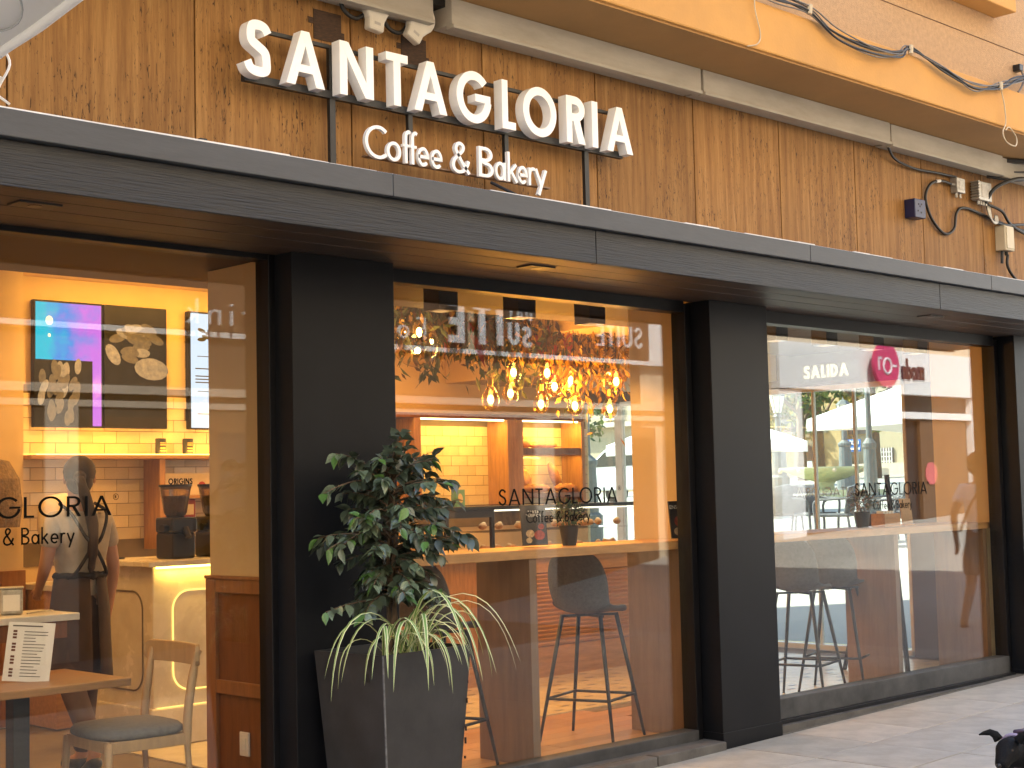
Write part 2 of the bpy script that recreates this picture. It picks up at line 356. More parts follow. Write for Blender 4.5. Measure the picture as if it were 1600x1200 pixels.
    if c == 'a': return .52, [('c', arc(.25, X/2, .25-h, X/2+.01-h, 0, 348, 24)), ('p', [(.52-w, 0), (.52, 0), (.52, X), (.52-w, X)])]
    if c == 'k': return .46, [('p', [(0, 0), (w, 0), (w, 1), (0, 1)]), ('s', [(h, .25), (.40, X)]), ('s', [(.16, .36), (.43, 0)])]
    if c == 'r': return .32, [('p', [(0, 0), (w, 0), (w, X), (0, X)]), ('s', sp([(h, .34), (.1, .5), (.2, .575), (.32, .56)]))]
    if c == 'y': return .48, [('s', [(.03, X), (.26, .03)]), ('s', [(.46, X), (.14, -.28)])]
    if c == '&': return .66, [('s', sp([(.64, 0), (.45, .25), (.25, .55), (.15, .76), (.20, .92), (.31, .96), (.42, .88), (.40, .74), (.25, .58), (.10, .43), (.04, .26), (.09, .10), (.24, .03), (.42, .08), (.55, .24), (.62, .42)]))]
    if c == 'n': return .5, [('p', [(0, 0), (w, 0), (w, X), (0, X)]), ('s', sp([(h, .35), (.12, .53), (.25, .57), (.40, .5), (.5-h, .34), (.5-h, 0)]))]
    if c == 'd': return .54, [('c', arc(.26, X/2, .26-h, X/2+.01-h, 0, 348, 24)), ('p', [(.54-w, 0), (.54, 0), (.54, 1), (.54-w, 1)])]
    if c == 'i': return w, [('p', [(0, 0), (w, 0), (w, X), (0, X)]), ('p', [(0, .8), (w, .8), (w, .8+w), (0, .8+w)])]
    if c == 'm': return .8, [('p', [(0, 0), (w, 0), (w, X), (0, X)])]+[('s', sp([(x, .35), (x+.08, .53), (x+.18, .57), (x+.30, .5), (x+.35, .34), (x+.35, 0)])) for x in (h, h+.35)]
    if c == 'F': return .46, [('p', [(0, 0), (w, 0), (w, 1), (0, 1)])]+[('p', [(0, z), (x, z), (x, z+w*.9), (0, z+w*.9)]) for z, x in ((.5-h, .4), (1-w*.9, .46))]
    return .3, []
def add_glyph(mb, c, w, T, d0, d1, eps=.0004):
    """T maps (u,v,d)->point; d0 front depth, d1 back depth"""
    adv, it = glyph(c, w); k = 0
    for kind, pts in it:
        f = d0 - eps*k; k += 1
        if kind == 'p':
            if k > 1: cx_ = sum(p[0] for p in pts)/len(pts); cz_ = sum(p[1] for p in pts)/len(pts); q_ = 1-.006*k; pts = [(cx_+(x-cx_)*q_, cz_+(z-cz_)*q_) for x, z in pts]
            n = len(pts); vs = [T(x, z, f) for x, z in pts]+[T(x, z, d1) for x, z in pts]
            mb.add(vs, [tuple(range(n)), tuple(range(2*n-1, n-1, -1))]+[((i+1) % n, i, i+n, (i+1) % n+n) for i in range(n)])
        else:
            cl = kind == 'c'; Lp, Rp = ribbon(pts, w, cl); n = len(Lp); o = []
            for A in (Lp, Rp):
                for dd in (f, d1): o += [T(p.x, p.y, dd) for p in A]
            fs = []
            for i in range(n if cl else n-1):
                j = (i+1) % n
                fs += [(i, 2*n+i, 2*n+j, j), (n+j, 3*n+j, 3*n+i, n+i), (i, j, n+j, n+i), (2*n+j, 2*n+i, 3*n+i, 3*n+j)]
            if not cl: fs += [(0, n, 3*n, 2*n), (n-1, 3*n-1, 4*n-1, 2*n-1)]
            mb.add(o, fs)
    return adv
def text_mb(txt, w, x0, z0, hgt, y, depth, sx=1, track=.12, flip=False):
    """flat lettering facing -Y (flip: facing +Y, reading along -X)"""
    mb = MB(); s = -1 if flip else 1; u = 0
    for c in txt:
        if c == ' ': u += .34; continue
        T = lambda a, b, d, u=u: Vector((x0+s*(u+a)*hgt*sx, y+s*d, z0+b*hgt))
        u += add_glyph(mb, c, w, T, 0, depth)+track
    return mb, (u-track)*hgt*sx
def text_w(txt, w, track): return sum(.34 if c == ' ' else glyph(c, w)[0]+track for c in txt)-track
def font_mesh(txt, size, mat_, align='LEFT', extrude=0):
    cu = bpy.data.curves.new('t', 'FONT'); cu.body = txt; cu.size = size; cu.align_x = align; cu.extrude = extrude; cu.space_line = .85
    o = bpy.data.objects.new('t', cu); COL.objects.link(o)
    dg = bpy.context.evaluated_depsgraph_get(); me = bpy.data.meshes.new_from_object(o.evaluated_get(dg))
    bpy.data.objects.remove(o); bpy.data.curves.remove(cu); me.materials.clear(); me.materials.append(mat_); return me

def skin(name, pts, edges, mat_, parent=None, sub=2, root=0):
    """pts: list of (x,y,z,r) or (x,y,z,rx,ry)"""
    me = bpy.data.meshes.new(name); me.from_pydata([p[:3] for p in pts], edges, []); me.update()
    o = bpy.data.objects.new(name, me); COL.objects.link(o)
    o.modifiers.new('s', 'SKIN'); sm = o.modifiers.new('u', 'SUBSURF'); sm.levels = sub; sm.render_levels = sub
    if not me.skin_vertices: bpy.context.view_layer.update()
    sv = me.skin_vertices[0].data
    for i, p in enumerate(pts): sv[i].radius = (p[3], p[4] if len(p) > 4 else p[3]); sv[i].use_root = (i == root)
    bpy.context.view_layer.update()
    dg = bpy.context.evaluated_depsgraph_get(); m2 = bpy.data.meshes.new_from_object(o.evaluated_get(dg))
    bpy.data.objects.remove(o); bpy.data.meshes.remove(me)
    m2.name = name; m2.materials.clear(); m2.materials.append(mat_)
    return link(name, m2, parent, smooth=True)

# ================================================================== GROUND
def gz(x): return .018*(max(-30, min(x, 12.4))-7)
def plaza_z(x):
    P = [(12.3, gz(12.3)), (14, .25), (17, .65), (32, 1.35), (85, 2.15), (400, 9)]
    for (a, za), (b, zb) in zip(P, P[1:]):
        if x <= b: return za+(zb-za)*(x-a)/(b-a)
    return P[-1][1]
mb = MB(); xs = [-40, 0, 12.4]
for a, b in zip(xs, xs[1:]):
    mb.add([(a, -8.2, gz(a)-.012), (b, -8.2, gz(b)-.012), (b, .6, gz(b)-.012), (a, .6, gz(a)-.012)], [(0, 1, 2, 3)])
pave = struct(mb.build('pavement', M_joint))
sm = MB(); a = math.atan(.018)
sm.box(-.297, .297, -.297, .297, -.03, 0); slab_me = sm.mesh('paving_slab', M_slab)
for i in range(17):
    for j in range(9):
        x = 4.2+.6*i; y = -.3-.6*j-.02
        if y < -4.8 or x > 13: continue
        link('paving_slab', slab_me, pave, bevel=.004, loc=(x, y, gz(x)+random.uniform(-.0015, .0015)), rot=(0, -a, random.uniform(-.003, .003)))
mb = MB()
for i in range(26):        # beyond the slabs built one by one, wider stone strips
    x = -18+.9*i
    if x < 3.7: mb.box(x+.004, x+.896, -7.9, .0, gz(x)-.02, gz(x)-.003)
o = mb.build('paving_strip', M_slab, pave); o['kind'] = 'stuff'
M_plaza = mat('pale plaza paving', (.30, .285, .25), .7, var=.12, scale=.6, bump=.2, bscale=4)
mb = MB(); xs = [12.3, 14, 17, 32, 85, 400]
for a, b in zip(xs, xs[1:]):
    mb.add([(a, -160, plaza_z(a)), (b, -160, plaza_z(b)), (b, 300, plaza_z(b)), (a, 300, plaza_z(a))], [(0, 1, 2, 3)])
struct(mb.build('plaza_ground', M_plaza))
mb = MB(); mb.add([(-400, -300, -.75), (12.25, -300, -.75), (12.25, 300, -.75), (-400, 300, -.75)], [(0, 1, 2, 3)]); struct(mb.build('ground', M_joint))

# ================================================================== CAFE BUILDING (facade)
cafe = thing('cafe_building', 'apricot building with a glazed cafe front in black frames under brown stone cladding', 'building')
px = [1.89+.905*i for i in range(-6, 13)]
for a in px:
    b = a+.905
    if a > 12: continue
    o = MB().box(a+.0045, min(b, 12.2)-.0045, -.0, .05, 3.0, 4.12).build('cladding_panel', trav, cafe, bevel=.002)
# body behind: shop head and upper floors
MB().box(-4, 12.2, .055, .35, 2.86, 4.3).build('lintel_wall', M_dark, cafe)
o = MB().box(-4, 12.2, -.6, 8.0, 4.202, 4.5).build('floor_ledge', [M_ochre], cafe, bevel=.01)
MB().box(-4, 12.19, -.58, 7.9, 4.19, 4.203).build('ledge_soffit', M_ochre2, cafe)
MB().box(-4, 12.15, -.50, 7.9, 4.5, 11.0).build('upper_wall', M_stucco, cafe)
# bay floor at the top right corner and string-course line in the stucco
MB().box(8.6, 10.32, -.68, -.5, 5.06, 5.9).build('bay_base', M_ochre, cafe, bevel=.008)
MB().box(-4, 12.15, -.503, -.5, 4.86, 4.866).build('render_joint', mat('dark joint', (.12, .06, .03), .9), cafe)
# beige ducts under the ledge
for a, b, y, z0, z1 in ((3.2, 5.05, -.13, 4.045, 4.185), (5.16, 7.225, -.15, 4.045, 4.188), (7.25, 9.38, -.15, 4.045, 4.188), (9.41, 11.05, -.14, 4.04, 4.186), (11.06, 12.1, -.12, 4.04, 4.18)):
    mb = MB().box(a, b, y, -.002, z0, z1); mb.box(a, b, y-.012, y+.05, z0-.018, z0+.004)
    mb.build('duct_board', M_box, cafe, bevel=.004)
MB().box(-4, 12.1, -.10, -.002, 4.15, 4.19).build('duct_shadow_strip', M_rail, cafe)  # black strip stands in for the shade behind the ducts
# fascia: charcoal timber boards, grey flashing with white seal, soffit planks with small downlights
fx = [-4, 2.2, 5.68, 9.1, 12.2]
for a, b in zip(fx, fx[1:]):
    MB().box(a+.002, b-.002, -.645, -.60, 2.77, 2.945).build('fascia_board', M_fasc, cafe, bevel=.004)
fx = [-4, .9, 4.3, 7.55, 9.75, 12.2]
for a, b in zip(fx, fx[1:]):
    MB().box(a+.0015, b-.0015, -.68, -.30, 2.948, 3.052).build('fascia_flashing', M_cap, cafe, bevel=.004)
mb = MB(); x = -4
while x < 12.1:
    l = random.uniform(.15, .5); h = random.uniform(.004, .011); mb.box(x, min(x+l, 12.2), -.655, -.55+random.uniform(-.02, .05), 3.052, 3.054+h); x += l
mb.build('white_seal', M_white, cafe)
MB().box(-4, 12.2, -.55, -.003, 2.952, 3.048).build('fascia_top', M_cap, cafe)
for y0, y1 in ((-.598, -.43), (-.426, -.25), (-.246, -.07), (-.066, .14)):
    MB().box(-4, 12.2, y0, y1, 2.782+random.uniform(-.002, .002), 2.80).build('soffit_plank', M_soff, cafe, bevel=.003)
MB().box(-4, 12.2, -.6, .2, 2.80, 2.945).build('soffit_core', M_rail, cafe)
for x in (2.75, 5.55, 9.5):
    f = MB().box(x-.09, x+.09, -.39, -.28, 2.774, 2.784).build('soffit_downlight', M_rail, cafe, bevel=.002)
    MB().lathe([(.0, 0), (.03, 0), (.034, .006)], (x, -.335, 2.772), 12).build('lens', M_pblack, f)
# columns
for a, b in ((4.225, 4.858), (7.42, 8.02), (11.36, 12.2)):
    mb = MB().box(a, b, 0, .30, gz(a)-.03, 2.78); c = mb.build('column', M_black, cafe, bevel=.003)
    MB().box(a-.006, b+.006, -.006, .2, gz(a)-.03, .10).build('column_foot', M_black, c, bevel=.002)
# kerb and dark plinth below the windows
MB().box(-4, 11.36, .05, .30, -.3, .055).build('plinth', M_kerb, cafe)
for a, b in ((4.9, 5.8), (5.81, 6.75), (6.76, 7.4)):
    MB().box(a, b, -.04, .05, -.2, .03+.004*a).build('kerb_stone', M_kerb, cafe, bevel=.006)

def shop_window(x0, x1, z0, z1, rail, mull=()):
    f = MB(); y0, y1 = .14, .25; w = .055
    f.box(x0-w, x0, y0, y1, z0-rail, z1+w); f.box(x1, x1+w, y0, y1, z0-rail, z1+w); f.box(x0, x1, y0+.002, y1-.002, z1, z1+.085)
    o = f.build('shop_window', M_frame, cafe, bevel=.003)
    MB().box(x0, x1, y0-.012, y1, z0-rail, z0).build('bottom_rail', M_dusty, o, bevel=.004)
    MB().box(x0-.02, x1+.02, y0-.05, y0+.02, z0-rail-.02, z0-rail+.006).build('sill', M_frame, o, bevel=.002)
    MB().box(x0, x1, .196, .204, z0, z1).build('pane', M_glass, o)
    return o
win1 = shop_window(-.8, 4.19, .13, 2.755, .09)
win2 = shop_window(4.95, 7.345, .118, 2.712, .075)
win3 = shop_window(8.06, 11.29, .21, 2.70, .135)
def decal(win, xS0, xS1, zb, hgt, xc0, zc, hc, wl=.11):
    txt = 'SANTAGLORIA'; tr = .16; sx = (xS1-xS0)/(hgt*text_w(txt, wl, tr)); y = .1925
    mb, w = text_mb(txt, wl, xS0, zb, hgt, y, .0015, sx, tr); mb.build('lettering', M_decal, win)
    rb = MB(); T = lambda u, v, d: Vector((xS1+.008+u*.026, y+d, zb+hgt*.78+v*.026))
    Lp, Rp = ribbon(arc(.5, .5, .5, .5, 0, 345, 20), .09, True)
    n = len(Lp); rb.add([T(p.x, p.y, 0) for p in Lp]+[T(p.x, p.y, 0) for p in Rp], [(i, (i+1) % n, n+(i+1) % n, n+i) for i in range(n)])
    U = lambda u, v, d: T(.3+u*.55, .22+v*.55, d); add_glyph(rb, 'R', .14, U, 0, .001); rb.build('registered_mark', M_decal, win)
    mb, w = text_mb('Coffee & Bakery', .105, xc0, zc, hc, y, .0015, 1, .11); mb.build('lettering', M_decal, win)
decal(win1, 2.34, 3.375, 1.545, .088, 2.585, 1.432, .072)
decal(win2, 5.745, 6.725, 1.533, .092, 5.955, 1.432, .062)
decal(win3, 9.27, 10.25, 1.523, .092, 9.50, 1.422, .062)

# ------------------------------------------------------------------ illuminated-type shop sign
sign = thing('shop_sign', 'raised white letter sign on black rails across the brown stone cladding', 'sign', (5.2, -.1, 3.4))
sb = (-5.2, .1, -3.4)
spans = [('S', 3.868, 4.004), ('A', 4.093, 4.318), ('N', 4.409, 4.618), ('T', 4.698, 4.841), ('A', 4.880, 5.103), ('G', 5.170, 5.408), ('L', 5.497, 5.597), ('O', 5.655, 5.914), ('R', 5.995, 6.146), ('I', 6.204, 6.252), ('A', 6.328, 6.551)]
for c, a, b in spans:
    mb = MB(); H = .266; sx = (b-a)/glyph(c, .172)[0]
    add_glyph(mb, c, .172, lambda u, v, d, a=a, sx=sx: Vector((a+u*sx, -.163+d, 3.546+v*H)), 0, .062, .0005)
    mb.build('letter', M_light, sign, loc=sb)
sub = [('C', 4.575, 4.70), ('o', 4.712, 4.805), ('f', 4.818, 4.868), ('f', 4.862, 4.912), ('e', 4.911, 4.990), ('e', 5.002, 5.081), ('&', 5.150, 5.272), ('B', 5.338, 5.443), ('a', 5.456, 5.533), ('k', 5.549, 5.622), ('e', 5.623, 5.697), ('r', 5.708, 5.755), ('y', 5.758, 5.845)]
for c, a, b in sub:
    mb = MB(); H = .162; sx = (b-a)/glyph(c, .105)[0]
    add_glyph(mb, c, .105, lambda u, v, d, a=a, sx=sx: Vector((a+u*sx, -.142+d, 3.268+v*H)), 0, .02, .0004)
    mb.build('letter', M_light, sign, loc=sb)
MB().box(3.9, 6.56, -.099, -.079, 3.782, 3.800).build('rail', M_rail, sign, loc=sb)
MB().box(3.9, 6.53, -.101, -.072, 3.535, 3.572).build('rail', M_rail, sign, loc=sb)
MB().box(4.6, 5.9, -.115, -.08, 3.275, 3.283).build('rail', M_panel, sign, loc=sb)
for x in (4.412, 6.222): MB().box(x-.017, x+.017, -.098, -.075, 3.06, 3.79).build('post', M_rail, sign, loc=sb)
for x in (4.908, 5.588): MB().box(x-.014, x+.014, -.098, -.075, 3.3, 3.54).build('post', M_rail, sign, loc=sb)

# ------------------------------------------------------------------ things fixed on the cladding
def tube_thing(name, label, cat, pts, r, m_, n=10, group=None):
    return tag(MB().tube(smoothpts(pts, n), r, 7).build(name, m_, smooth=True), label, cat, group)
al = thing('alarm_box', 'small navy blue box on the brown cladding beside the looped cable', 'alarm box', (9.85, 0, 3.63))
MB().box(-.075, .075, -.09, 0, -.07, .07).build('case', M_blue, al, bevel=.006)
mb = MB()
for i, (x, z) in enumerate(((-.02, .03), (.0, .015), (.02, .032), (-.03, -.02), (.012, -.03))): mb.box(x-.006, x+.006, -.0925, -.0895, z-.006, z+.006)
mb.build('scuff', M_cable, al)
am = thing('cable_amplifier', 'ribbed aluminium amplifier box on the cladding under the beige duct', 'junction box', (10.86, 0, 3.885))
MB().box(-.10, .10, -.08, -.01, -.075, .075).build('case', M_alu, am, bevel=.006)
mb = MB(); [mb.box(-.13-.0, -.10, -.09+.0, -.02, -.07+.022*i, -.062+.022*i) for i in range(7)]; mb.build('cooling_fins', M_alu, am)
MB().box(-.06, .06, -.083, -.079, -.05, .05).build('cover_plate', mat('label plate', (.5, .47, .42), .5, var=.2, scale=50), am)
mb = MB(); [mb.tube([(x, -.045, -.07), (x, -.045, -.105)], .011, 8) for x in (-.06, -.02, .02, .06)]; mb.build('connector', M_alu, am)
sp_ = thing('splitter_box', 'small square metal splitter left of the ribbed amplifier box', 'junction box', (10.52, 0, 3.895))
MB().box(-.06, .06, -.06, 0, -.06, .055).build('case', M_alu, sp_, bevel=.005)
MB().box(-.035, .035, -.064, -.059, -.035, .03).build('cover_plate', MATS['label plate'], sp_)
mb = MB(); [mb.tube([(x, -.03, -.05), (x, -.03, -.095)], .01, 8) for x in (-.03, .03)]; mb.tube([(-.055, -.03, 0), (-.1, -.03, .0)], .011, 8); mb.build('connector', M_alu, sp_)
jb = thing('junction_box', 'tall cream junction box under the cable loops at the end of the cladding', 'junction box', (11.2, 0, 3.545))
MB().box(-.075, .075, -.09, 0, -.10, .10).build('case', M_cream, jb, bevel=.008)
MB().box(-.06, .06, -.098, -.089, -.085, .085).build('lid', M_cream, jb, bevel=.006)
mb = MB(); mb.tube([(-.04, -.04, -.10), (-.05, -.04, -.2)], .012, 8); mb.tube([(.03, -.04, -.10), (.03, -.04, -.13)], .014, 8); mb.build('cable_gland', M_cable, jb)
tube_thing('cable', 'black cable looping down from the splitter box on the cladding', 'cable', [(10.42, -.03, 3.895), (10.28, -.035, 3.90), (10.12, -.03, 3.86), (10.05, -.02, 3.75), (10.12, -.02, 3.60), (10.30, -.02, 3.50), (10.45, -.02, 3.55), (10.5, -.02, 3.68), (10.62, -.02, 3.735), (10.9, -.02, 3.715), (11.3, -.02, 3.67), (11.9, -.02, 3.64)], .011, M_cable)
MB().tube([(10.245, -.036, 3.897), (10.19, -.036, 3.885)], .0125, 8).build('cable_sleeve', M_white, bpy.data.objects['cable'])
tube_thing('cable', 'black cable sagging from the joint of the beige duct to the splitter box', 'cable', [(9.42, -.1, 4.03), (9.6, -.05, 3.97), (9.9, -.03, 3.945), (10.2, -.03, 3.955), (10.5, -.03, 3.96)], .010, M_cable)
CG = 'black cables bundled at the end of the cladding'
for i, p in enumerate(([(10.95, -.05, 4.02), (11.2, -.18, 4.0), (11.5, -.25, 4.06), (12.1, -.3, 4.12)], [(10.9, -.05, 3.8), (10.95, -.12, 3.92), (11.15, -.2, 4.0), (11.5, -.22, 4.03), (12.1, -.28, 4.08)], [(10.95, -.04, 3.80), (11.15, -.06, 3.76), (11.35, -.05, 3.66), (12, -.04, 3.55)], [(10.95, -.04, 3.79), (11.0, -.05, 3.68), (11.2, -.05, 3.66), (11.6, -.05, 3.70), (12, -.04, 3.68)], [(11.23, -.05, 3.42), (11.22, -.05, 3.33), (11.3, -.06, 3.24), (11.5, -.06, 3.18), (12, -.06, 3.16)])):
    tube_thing('cable', ('black cable running out of the duct end towards the steel bracket', 'thick black cable arching up from the amplifier box to the duct end', 'black cable slanting down right from the amplifier box', 'black cable looping from the amplifier box behind the cream box top', 'black cable hanging from the bottom of the tall cream box')[i], 'cable', p, .012 if i != 1 else .015, M_cable, group=CG)
mb = MB()
for i in range(5): mb.tube(smoothpts([(10.93+.01*i, -.05, 3.78), (10.94+.012*i, -.06, 3.70-.01*i), (11.02+.012*i, -.06, 3.66), (11.05+.01*i, -.05, 3.72)], 5), .006, 6)
tag(mb.build('cable_coil', M_alu, smooth=True), 'small coil of thin grey wires hanging under the ribbed amplifier box', 'cable')
# the floodlight at the foot of the junction box
fl = thing('floodlight', 'small black floodlight standing on the flashing at the end of the cladding', 'floodlight', (11.45, -.3, 3.07))
MB().box(-.05, .05, -.06, .05, .05, .2).build('lamp_head', M_pblack, fl, bevel=.008); MB().box(-.02, .02, -.02, .02, -.02, .06).build('bracket', M_alu, fl)
# two white lamp holders with a cable between them
def holder(x, z, ang, lab):
    h = thing('lamp_holder', lab, 'lamp holder', (x, 0, z))
    M = Matrix.Translation((0, -.05, 0)) @ Matrix.Rotation(ang, 4, 'Y')
    mb = MB(); pts = [(.088*math.cos(R(a_)), .015+.085*math.sin(R(a_))) for a_ in range(-40, 221, 20)]+[(-.05, -.075), (-.048, -.13), (.048, -.13), (.05, -.075)]
    mb.prism(pts, -.05, .0, T=lambda v: M @ v); mb.build('housing', mat('off white plastic', (.60, .55, .45), .5, var=.1), h, bevel=.012)
    MB().tube([M @ Vector((0, -.053, .02)), M @ Vector((0, -.049, .02))], .016, 10).build('lens', M_pblack, h)
    mb = MB(); mb.tube([(0, -.05, .02), (0, .0, .03)], .05, 12); mb.build('mount', M_pblack, h)
    mb = MB(); mb.add([M @ Vector(p) for p in ((-.02, -.0515, -.10), (.02, -.0515, -.10), (.02, -.0515, -.085), (-.02, -.0515, -.085))], [(0, 1, 2, 3)]); mb.build('mark', mat('faint grey print', (.4, .37, .32), .6), h)
holder(4.71, 4.06, R(6), 'white fixture on the cladding above the first letters, the larger of a pair')
holder(5.0, 4.05, R(28), 'tilted white fixture above the letter sign beside the gap in the ducts')
tube_thing('cable', 'thick black cable hanging between the two white fixtures', 'cable', [(4.5, -.05, 4.12), (4.52, -.05, 4.02), (4.6, -.05, 3.985), (4.68, -.05, 4.03), (4.76, -.05, 4.03), (4.82, -.05, 3.975), (4.89, -.05, 3.97), (4.96, -.04, 4.03), (5.05, -.04, 4.07)], .011, M_cable)
for x, z in ((4.46, 3.925), (5.02, 3.905)):
    p = thing('wall_patch', 'dark square patch left on the cladding '+('above the letter N' if x < 4.7 else 'below the tilted white fixture'), 'patch', (x, 0, z))
    mb = MB(); mb.box(-.085, .085, -.004, 0, -.075, .075); mb.box(-.115, -.085, -.003, 0, .0, .03); mb.box(.085, .105, -.003, 0, -.05, -.015); mb.build('residue', M_patch, p)
tag(MB().tube([(5.29, -.28, 3.205), (5.36, -.5, 3.075)], .008, 8).build('metal_rod', M_cable), 'short dark rod leaning on the flashing below the word Bakery', 'rod')
br = thing('bracket', 'small white bracket standing on the grey flashing left of the sign', 'bracket', (3.34, -.6, 3.055))
MB().box(-.075, .075, -.02, .03, 0, .018).build('plate', M_white, br, bevel=.003); MB().box(-.012, .02, -.023, .0, .006, .026).build('clip', M_cable, br)
for x, l_ in ((3.27, 'beside the small white bracket'), (3.62, 'below the letter S'), (2.45, 'near the left picture edge'), (7.3, 'right of the last letter'), (4.46, 'at the foot of the first sign post')):
    tag(MB().tube([(x, -.02, 3.15), (x+.002, -.02, 3.05)], .004, 5).build('nail', M_cable), 'thin dark nail standing up from the flashing '+l_, 'nail', 'nails along the foot of the cladding')
# cables slung along the ledge
CL = 'cables slung along the ochre ledge'
bund = [(6.4, -.62, 4.62), (7.0, -.615, 4.53), (7.35, -.62, 4.55), (7.7, -.625, 4.545), (8.0, -.63, 4.46), (8.4, -.64, 4.42), (8.75, -.625, 4.475), (8.9, -.62, 4.52), (9.3, -.64, 4.44), (9.7, -.64, 4.41), (10.1, -.625, 4.48), (10.4, -.62, 4.58), (10.9, -.6, 4.72)]
for k in range(6):
    p = [(x+random.uniform(-.03, .03), y-.006*(k % 3), z+random.uniform(-.022, .022)-(.03*(k in (4, 5)) if 1 < i < 10 and i not in (7, 8) else 0)) for i, (x, y, z) in enumerate(bund)]
    tube_thing('cable', ('grey cable topmost in the bundle along the ledge', 'black cable topmost in the bundle along the ledge', 'grey cable in the middle of the bundle along the ledge', 'black cable in the middle of the bundle along the ledge', 'grey cable sagging lowest under the bundle along the ledge', 'black cable sagging lowest under the bundle along the ledge')[k], 'cable', p, .005+.002*(k % 2), (M_cableg, M_cable)[k % 2], group=('black' if k % 2 else 'grey')+' '+CL)
for x, y, z, l_ in ((7.7, -.625, 4.54, 'at the first hump of the cable bundle'), (8.88, -.62, 4.515, 'at the middle hump of the cable bundle'), (10.1, -.625, 4.475, 'above the looped string at the right')):
    tag(MB().tube([(x, y-.012, z-.03), (x+.01, y-.012, z+.03)], .017, 8).build('cable_tie', M_string), 'pale tie knotted '+l_, 'cable tie')
tube_thing('string', 'beige string hanging over the ledge near the top of the picture', 'string', [(7.2, -.612, 4.62), (7.16, -.62, 4.45), (7.22, -.61, 4.3), (7.19, -.61, 4.23), (7.10, -.6, 4.2)], .004, M_string)
tube_thing('string', 'beige string with a loop hanging from the ledge over the cable tangle', 'string', [(10.12, -.63, 4.46), (10.16, -.63, 4.35), (10.17, -.63, 4.22), (10.12, -.63, 4.14), (10.15, -.64, 4.07), (10.28, -.64, 4.06), (10.32, -.63, 4.13), (10.22, -.63, 4.19), (10.16, -.63, 4.16)], .005, M_string)
lt = thing('hook_clamp', 'small black clamp on the stucco at the right edge above the ledge', 'clamp', (10.6, -.5, 4.72))
MB().box(-.03, .03, -.06, 0, -.02, .03).build('body', M_pblack, lt, bevel=.005); MB().tube(smoothpts([(0, -.05, 0), (.02, -.06, -.08), (-.03, -.06, -.16), (-.08, -.06, -.2)], 5), .008, 6).build('wire', M_cableg, lt)
# steel bracket at the far end under the ledge
sbk = thing('steel_bracket', 'dark steel angle bracket under the ledge at the right edge', 'bracket', (11.3, -.3, 4.1))
MB().bar((-.25, .25, .06), (.6, -.1, .09), .05, .03).build('arm', M_rail, sbk); MB().bar((-.1, .2, -.02), (.6, .05, .05), .012).build('stay', M_rail, sbk)

for o_ in bpy.data.objects:
    if o_.name.split('.')[0] in ('scuff', 'connector', 'cooling_fins'): o_['kind'] = 'stuff'
# ------------------------------------------------------------------ white canopy corner close to the camera
M_canvas = mat('white canvas', (.92, .91, .89), .8, var=.03, scale=3, bump=.12, bscale=12)
t_ = M_canvas.node_tree; tl2 = nd(t_, 'ShaderNodeBsdfTranslucent'); tl2.inputs['Color'].default_value = (.80, .79, .75, 1); mxs = nd(t_, 'ShaderNodeMixShader'); mxs.inputs[0].default_value = .08
t_.links.new(t_.nodes['Principled BSDF'].outputs[0], mxs.inputs[1]); t_.links.new(tl2.outputs[0], mxs.inputs[2]); t_.links.new(mxs.outputs[0], t_.nodes['Material Output'].inputs['Surface'])
aw = thing('parasol', 'white canvas parasol corner hanging into the top left of the view', 'parasol', (-.45, -3.9, 0))
p1 = Vector((1.340, -3, 2.506)); p2 = Vector((1.343, -3.3, 2.540)); ed = (p2-p1)
A0 = p1-ed*.35; B0 = p1+ed*5.0
apex = Vector((-.45, -3.9, 3.75)); loc0 = Vector((-.45, -3.9, 0))
corners = [A0, B0, Vector((-2.3, -5.0, 2.62)), Vector((-2.2, -2.7, 2.5))]
mb = MB(); nn = 10
for i in range(4):
    a, b = corners[i], corners[(i+1) % 4]
    base = len(mb.v)
    for r_ in range(nn+1):
        for c_ in range(nn+1):
            t = r_/nn; q = a.lerp(b, c_/nn); P = apex.lerp(q, t) if r_ else apex.copy(); sag = .05*math.sin(math.pi*t)*math.sin(math.pi*c_/nn)
            mb.v.append(tuple(P-loc0-Vector((0, 0, sag))))
    for r_ in range(nn):
        for c_ in range(nn):
            k = base+r_*(nn+1)+c_; mb.f.append((k, k+1, k+nn+2, k+nn+1)); mb.mi.append(0)
o = mb.build('canopy', M_canvas, aw, smooth=True); s_ = o.modifiers.new('s', 'SOLIDIFY'); s_.thickness = .004
for i in range(4):
    a, b = corners[i]-loc0, corners[(i+1) % 4]-loc0
    MB().tube([a.lerp(b, k/12)+Vector((0, 0, .003*math.sin(k*2.1))) for k in range(13)], .011, 8).build('hem', M_canvas, aw, smooth=True)
MB().tube([(0, 0, 0), (0, 0, 3.78)], .025, 12).build('pole', M_rail, aw)
MB().lathe([(0, 0), (.32, 0), (.32, .05), (.06, .09), (.03, .12), (0, .12)], (0, 0, -.13), 24).build('base', M_rail, aw)
mbt = MB()
for pts in ([(0, 0, 0), (.012, .0, -.03), (-.012, -.01, -.075), (-.02, 0, -.10)], [(-.008, -.005, -.06), (-.02, 0, -.09), (.012, .0, -.112)]):
    mbt.tube(smoothpts([p1-loc0+Vector((.01, 0, .012))+Vector(q) for q in pts], 4), .0028, 5)
mbt.build('loose_thread', M_canvas, aw)
nrm = (p1-apex).cross(B0-apex).normalized()
if nrm.dot(cam.location-p1) < 0: nrm = -nrm
e1 = ed.normalized(); e2 = nrm.cross(e1)
if e2.dot(apex-p1) < 0: e2 = -e2
cc = p1+e1*.12+e2*.145
